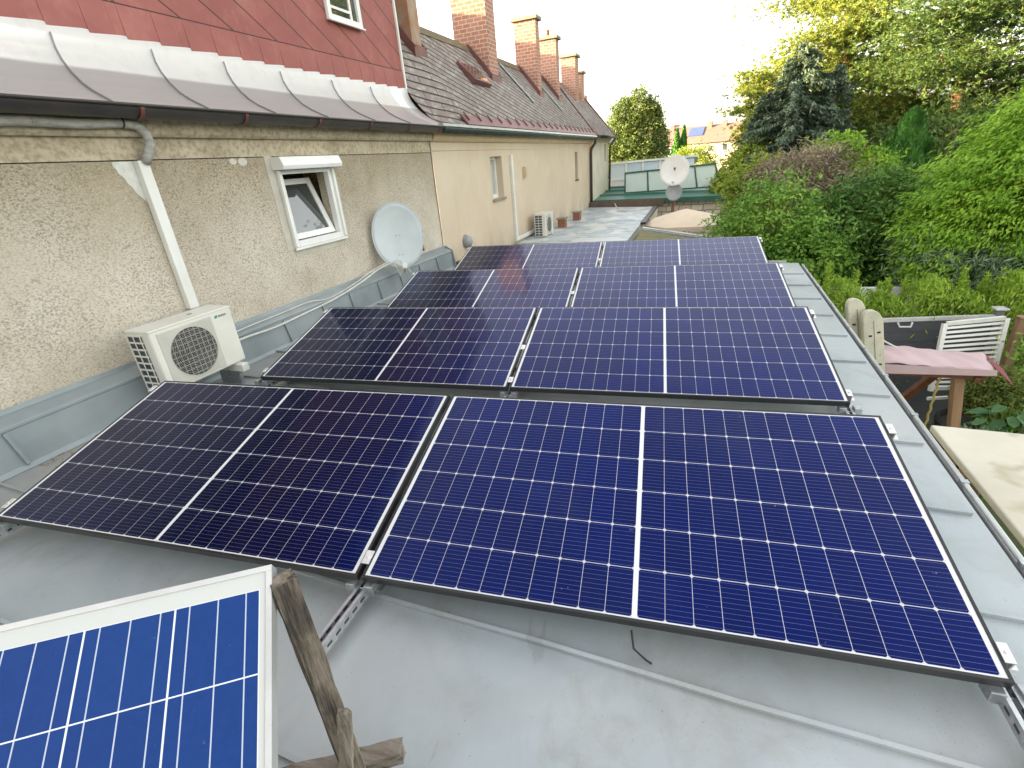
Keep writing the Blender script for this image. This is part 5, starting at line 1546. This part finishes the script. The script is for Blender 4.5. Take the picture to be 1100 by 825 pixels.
plant('shrub', 'yellowish green shrub left of the smoke bush, behind the green roof', 'shrub', (3.5, 12.9, GROUND), 3.2,
      [(3.35, 13, .35, .5, .6, .5), (3.75, 12.6, .6, .5, .5, .45), (3.25, 12.4, -.15, .45, .5, .5), (3.5, 12.2, -.5, .55, .5, .6)], GR['yellowgreen'], .06, ncl=800, per=15, rc=.1, L=.1, W=.045, shell=.55)
rd = thing('shrub', 'small reddish-leaved shrub in front of the smoke bush', 'shrub', (3.45, 11.2, GROUND))
q = MB(); limbs(q, (3.45, 11.2, GROUND), (3.45, 11.2, -.3), .03, [(3.2, 11.2, .1), (3.6, 11.1, .2)]); q.build('stems', M['twig'], rd)
leaf_obj('crown', *broad([(3.2, 11.1, -.15, .35, .3, .3), (3.5, 11, .12, .28, .3, .3), (3.6, 10.8, -.5, .4, .3, .35)], 130, 14, .09, .09, .045), GR['red'], rd)
plant('shrub', 'mid green shrub in front of the far house between the dish and the spruces', 'shrub', (4.4, 20, GROUND), 3.6,
      [(3.9, 20, .25, .6, .8, .7), (4.6, 20, .6, .7, .8, .8), (3.6, 19.5, -.4, .5, .7, .7), (4.2, 19, -.4, .8, .7, .9)], GR['yellowgreen'], .06, ncl=900, per=14, rc=.13, L=.13, W=.07, shell=.55)
plant('shrub', 'lime green bush glowing between the smoke bush and the thuja', 'shrub', (5.4, 12.4, GROUND), 3.9,
      [(5.1, 12.5, 1.05, .42, .5, .38), (5.65, 12.2, .62, .5, .5, .4), (5.9, 12.0, .15, .45, .5, .45)], GR['lime'], .05, ncl=520, per=16, rc=.09, L=.1, W=.045, shell=.55)
plant('shrub', 'deep green shrub mass in the shade below the thuja', 'shrub', (5.3, 10.6, GROUND), 2.6,
      [(4.75, 10.4, -.3, .7, .7, .75), (5.4, 10.8, -.1, .75, .7, .8), (6.1, 10.6, -.2, .7, .7, .8), (4.6, 10.0, -1.1, .9, .6, .8), (5.6, 10.1, -1.2, 1.0, .6, .9), (6.8, 10.6, -.7, .8, .7, .9)],
      GR['dark'], .07, ncl=1500, per=16, rc=.12, L=.12, W=.05, shell=.55)
plant('leafy_tree', 'broad bright green tree with layered drooping fronds at the right edge', 'tree', (7.0, 9.4, GROUND), 4.6,
      [(6.9, 9.2, 1.15, .75, .8, .5), (7.6, 9.2, 1.75, .9, .8, .6), (6.3, 9.0, .68, .65, .7, .42), (5.85, 8.8, .22, .55, .6, .38), (6.6, 8.7, .35, .8, .6, .42), (5.55, 8.6, -.2, .45, .5, .35), (6.2, 8.5, -.1, .65, .5, .4), (5.5, 8.5, -.62, .4, .4, .3), (8.4, 9.2, 1.9, .9, .8, .7)],
      GR['bright'], .12, ncl=2100, per=36, rc=.105, L=.085, W=.028, shell=.6, droop=.35, ax=(-.75, -.35, -.45), axw=.55, aniso=.7)
plant('shrub', 'dark undergrowth shrub in the shade below the bright leafy tree', 'shrub', (7.0, 9.5, GROUND), 2.2,
      [(6.4, 9.3, -.7, .7, .6, .6), (7.1, 9.3, -.4, .8, .6, .7), (7.9, 9.3, .2, .9, .6, .8), (7.3, 9.5, .5, .8, .5, .6), (8.6, 9.3, .6, .9, .6, .8), (6.7, 9.1, -1.3, 1.2, .5, .7), (8.0, 9.0, -.9, 1.1, .5, .7)], GR['dark'], .06, ncl=1300, per=16, rc=.12, L=.1, W=.045)
plant('shrub', 'grey-green narrow-leaved shrub behind the hedge', 'shrub', (5.9, 8.5, GROUND), 2.0,
      [(5.55, 8.5, -.5, .45, .4, .35), (6.1, 8.5, -.55, .5, .4, .35), (5.9, 8.4, -.9, .7, .35, .4)], GR['grey'], .04, ncl=420, per=15, rc=.1, L=.15, W=.018, shell=.4, droop=.1)

# hedge with tall shoots
hg = thing('hedge', 'pale yellow-green hedge with feathery shoots along the top of the dark fence', 'hedge', (5.2, 7.75, GROUND))
q = MB()
for k in range(24):
    x = 3.1 + k * .22; y = 7.6 + .1 * math.sin(k)
    q.tube([(x, y, GROUND), (x + .03, y, -1.6), (x, y, -1.0)], [.02, .014, .006], 5)
q.build('stems', M['twig'], hg)
n = 30000
u = RNG.random(n)
hx = 3.0 + 5.6 * u
topz = -.84 + .13 * np.sin(hx * 5.1) + .09 * np.sin(hx * 11.3) + .06 * np.sin(hx * 23)
hz = topz - (RNG.random(n) ** 1.6) * 1.5
hy = 7.42 + .12 * (hx - 4) + RNG.normal(size=n) * .2
c = np.stack([hx, hy, hz], 1)
a = RNG.normal(size=(n, 3)) * .45 + np.array([0, -.15, .8])
leaf_obj('foliage', c, a, rnd_unit(n) + np.array([0, -.5, .3]), RNG.uniform(.06, .12, n), RNG.uniform(.014, .026, n), GR['hedge'], hg)
SC, SA, SN = [], [], []
sr = random.Random(3)
shoots = [(3.72, -.36), (3.95, -.62), (4.2, -.5), (4.42, -.68), (3.6, -.6), (4.7, -.78), (4.9, -.7), (5.15, -.8), (5.4, -.72), (5.6, -.55), (5.75, -.75), (5.95, -.66), (6.2, -.7), (6.4, -.62), (6.7, -.7), (3.85, -.72), (4.05, -.75), (4.55, -.66), (6.0, -.8), (3.45, -.7), (7.0, -.6), (6.9, -.75), (7.3, -.65)]
qs = MB()
for x, zt in shoots:
    y = 7.42 + .12 * (x - 4) + sr.uniform(-.12, .1); z0 = -1.15; lean = sr.uniform(-.06, .06)
    qs.tube([(x, y, z0), (x + lean, y, zt - .02)], [.006, .003], 4)
    m = int((zt - z0) * 420)
    t_ = RNG.random(m)
    p = np.stack([x + lean * t_, np.full(m, y), z0 + (zt - z0) * t_], 1)
    d = rnd_unit(m); d[:, 2] = np.abs(d[:, 2]) * .5 + .45; d = unit(d)
    ll = .05 + .055 * (1 - t_)
    SC.append(p + d * ll[:, None] * .55); SA.append(d); SN.append(rnd_unit(m) + np.array([0, 0, .6]))
qs.build('shoot_stems', GR['hedge'], hg)
SC, SA, SN = map(np.concatenate, (SC, SA, SN))
leaf_obj('shoots', SC, SA, SN, RNG.uniform(.07, .12, len(SC)), RNG.uniform(.012, .02, len(SC)), GR['hedge'], hg)
b = MB(); b.box((3.9, 8.4, GROUND), (5.6, 8.5, -1.02))
meta(b.build('garden_wall', M['white_wall']), 'low white wall glimpsed through the hedge shoots', 'wall')

# plants near the swing
rb = thing('potted_bush', 'round olive-green bush in a dark planter beside the swing post', 'potted plant', (5.25, 5.7, GROUND))
part('planter', M['pot'], rb, lambda q: q.lathe([(0, 0), (.3, 0), (.42, .75), (.4, .78), (.36, .7), (0, .7)], (5.25, 5.7, GROUND), (0, 0, 1), 20), smooth=False)
q = MB(); q.tube([(5.25, 5.7, GROUND + .7), (5.25, 5.7, -1.75)], [.05, .02], 8); q.build('trunk', M['bark'], rb)
leaf_obj('crown', *broad([(5.25, 5.65, -1.68, .27, .27, .33)], 430, 16, .045, .055, .02, .6), leaf_mat('leaf_olive', [(.06, .085, .02), (.11, .15, .03), (.16, .2, .04), (.19, .2, .06)]), rb)
bl = thing('broad_leaved_plant', 'plant with large soft green leaves at the right edge beside the cream cover', 'plant', (4.85, 4.6, GROUND))
lv = MB(); lm = leaf_mat('leaf_large_soft', [(.05, .13, .05), (.08, .18, .07), (.12, .23, .1)], trans=.25)
pr_ = random.Random(9)
st = MB()
for k in range(46):
    a_ = pr_.uniform(0, 6.28); rr = pr_.uniform(.05, .42); z = -1.22 - rr * .9 - pr_.uniform(0, .35)
    c = Vector((4.88 + rr * math.cos(a_), 4.62 + rr * math.sin(a_), z))
    o_ = Vector((math.cos(a_), math.sin(a_), -.35)).normalized(); sd = Vector((-math.sin(a_), math.cos(a_), 0)); ln = pr_.uniform(.12, .2)
    up = Vector((0, 0, 1))
    lv.add([c, c + o_ * ln * .35 + sd * ln * .33 + up * .02, c + o_ * ln * .75 + sd * ln * .24, c + o_ * ln, c + o_ * ln * .75 - sd * ln * .24, c + o_ * ln * .35 - sd * ln * .33 + up * .02, c + o_ * ln * .5 - up * .012], [(0, 1, 6), (1, 2, 6), (2, 3, 6), (3, 4, 6), (4, 5, 6), (5, 0, 6)])
    st.tube([(4.88, 4.62, GROUND), (4.88 + rr * .4 * math.cos(a_), 4.62 + rr * .4 * math.sin(a_), z - .25), c], [.01, .008, .005], 4)
lv.build('leaves', lm, bl, recalc=False); st.build('stems', GR['shrub'], bl, recalc=False)
plant('shrub', 'glossy laurel shrub at the right edge beyond the timber post', 'shrub', (6.0, 5.9, GROUND), 1.6,
      [(6.0, 6.0, -1.45, .32, .4, .4), (6.25, 6.0, -1.2, .4, .4, .4), (5.95, 5.7, -1.9, .35, .4, .4), (6.4, 5.8, -1.7, .5, .4, .5)], GR['shrub'], .04, ncl=420, per=14, rc=.09, L=.1, W=.04, shell=.5)
gp_ = thing('grey_leaved_plant', 'low silvery plant below the large soft leaves', 'plant', (4.55, 4.15, GROUND))
q = MB(); q.tube([(4.55, 4.15, GROUND), (4.55, 4.15, -1.75)], .02, 6); q.build('stem', M['twig'], gp_)
leaf_obj('leaves', *broad([(4.55, 4.15, -1.68, .28, .25, .2), (4.8, 4.1, -1.75, .25, .2, .2)], 130, 12, .06, .08, .02), GR['grey'], gp_)

# far background --------------------------------------------------------------
fh = thing('far_house', 'long cream house with a red tiled roof far beyond the gardens', 'house', (9, 92, GROUND))
fa, fb_ = Vector((1.5, 93, 0)), Vector((16, 89, 0)); fx = (fb_ - fa).normalized(); fnv = Vector((fx.y, -fx.x, 0))


def FH(p): return fa + fx * p[0] + fnv * p[1] + Vector((0, 0, p[2]))


part('wall', M['far_wall'], fh, lambda q: q.box((0, -7, GROUND), (15, 0, 2.0)), FH)
fro = part('roof', M['tile_red'], fh, lambda q: q.prism([(-.4, .5, 1.9), (-.4, -3.4, 4.5), (-.4, -7.4, 1.9)], (15.8, 0, 0)), FH)
part('solar_collector', M['pv_far'], fro, lambda q: q.prism([(4.6, -1.15, 3.05), (6.9, -1.15, 3.05), (6.9, -3.0, 4.28), (4.6, -3.0, 4.28)], (0, .05, .08)), FH)
for k in (1.4, 7.4, 9.6, 13.2):
    part('chimney', M['tile_red'], fro, lambda q: q.box((k, -3.3, 4.0), (k + .6, -2.7, 5.0)), FH)
for k in range(6):
    wn_ = part('window', M['white_frame'], fh, lambda q: q.box((1.4 + k * 2.2, .002, .55), (2.3 + k * 2.2, .06, 1.6)), FH)
    part('pane', M['glass'], wn_, lambda q: q.box((1.5 + k * 2.2, .061, .62), (2.2 + k * 2.2, .07, 1.53)), FH)
    part('dormer', M['tile_red'], fro, lambda q: q.box((1.7 + k * 2.3, -1.6, 2.7), (2.2 + k * 2.3, -.9, 3.0)), FH) if k in (1, 3, 5) else None
fh2 = thing('far_house', 'second pale house with a red roof partly hidden behind the tall rounded tree', 'house', (-1, 110, GROUND))
part('wall', M['white_wall'], fh2, lambda q: q.box((-6, 108, GROUND), (5.2, 114, 3.0)))
part('roof', M['tile_red'], fh2, lambda q: q.prism([(-6.4, 107.5, 2.9), (-6.4, 111, 5.6), (-6.4, 114.5, 2.9)], (12, 0, 0)))
part('chimney', M['white_wall'], fh2, lambda q: q.box((2.6, 110.4, 4.5), (4.2, 111.4, 6.8)))
# distant wood closing the horizon
n = 9000
az = RNG.uniform(-1.2, 1.2, n)
dist = RNG.uniform(120, 135, n)
top = 1.5 + 1.4 * np.sin(az * 23) + .9 * np.sin(az * 57 + 1) + 2.2 * (np.abs(az - .1) > .12)
z = GROUND + (top - GROUND) * RNG.random(n) ** .6
leaf_obj('distant_wood', np.stack([dist * np.sin(az), dist * np.cos(az), z], 1), rnd_unit(n), rnd_unit(n) + np.array([0, -.8, .3]), RNG.uniform(1.2, 2.4, n), RNG.uniform(.8, 1.6, n), GR['far'], None)
meta(bpy.data.objects['distant_wood'], 'band of distant trees closing the horizon', 'wood', kind='stuff')
for nm, lab, x, y, h, rr, g in [('bush', 'orange-tinted flowering bush behind the glazed lean-to', 1.1, 38, 2.7, .7, 'orange'), ('bush', 'pale green bush behind the glazed lean-to, close to the cream house', -1.6, 36, 2.9, .8, 'grey'), ('bush', 'dark bush beside the tall rounded tree', 2.5, 42, 3.2, .9, 'dark')]:
    plant(nm, lab, 'bush', (x, y, GROUND), h, [(x, y, GROUND + h - rr * .8, rr, rr, rr), (x + rr, y, GROUND + h - rr * 1.3, rr, rr, rr), (x, y, GROUND + h * .45, rr, rr, rr)], GR[g], .06, ncl=220, per=12, rc=.14, L=.16, W=.08)
print('objects', len(bpy.data.objects), 'faces', sum(len(m.polygons) for m in bpy.data.meshes))
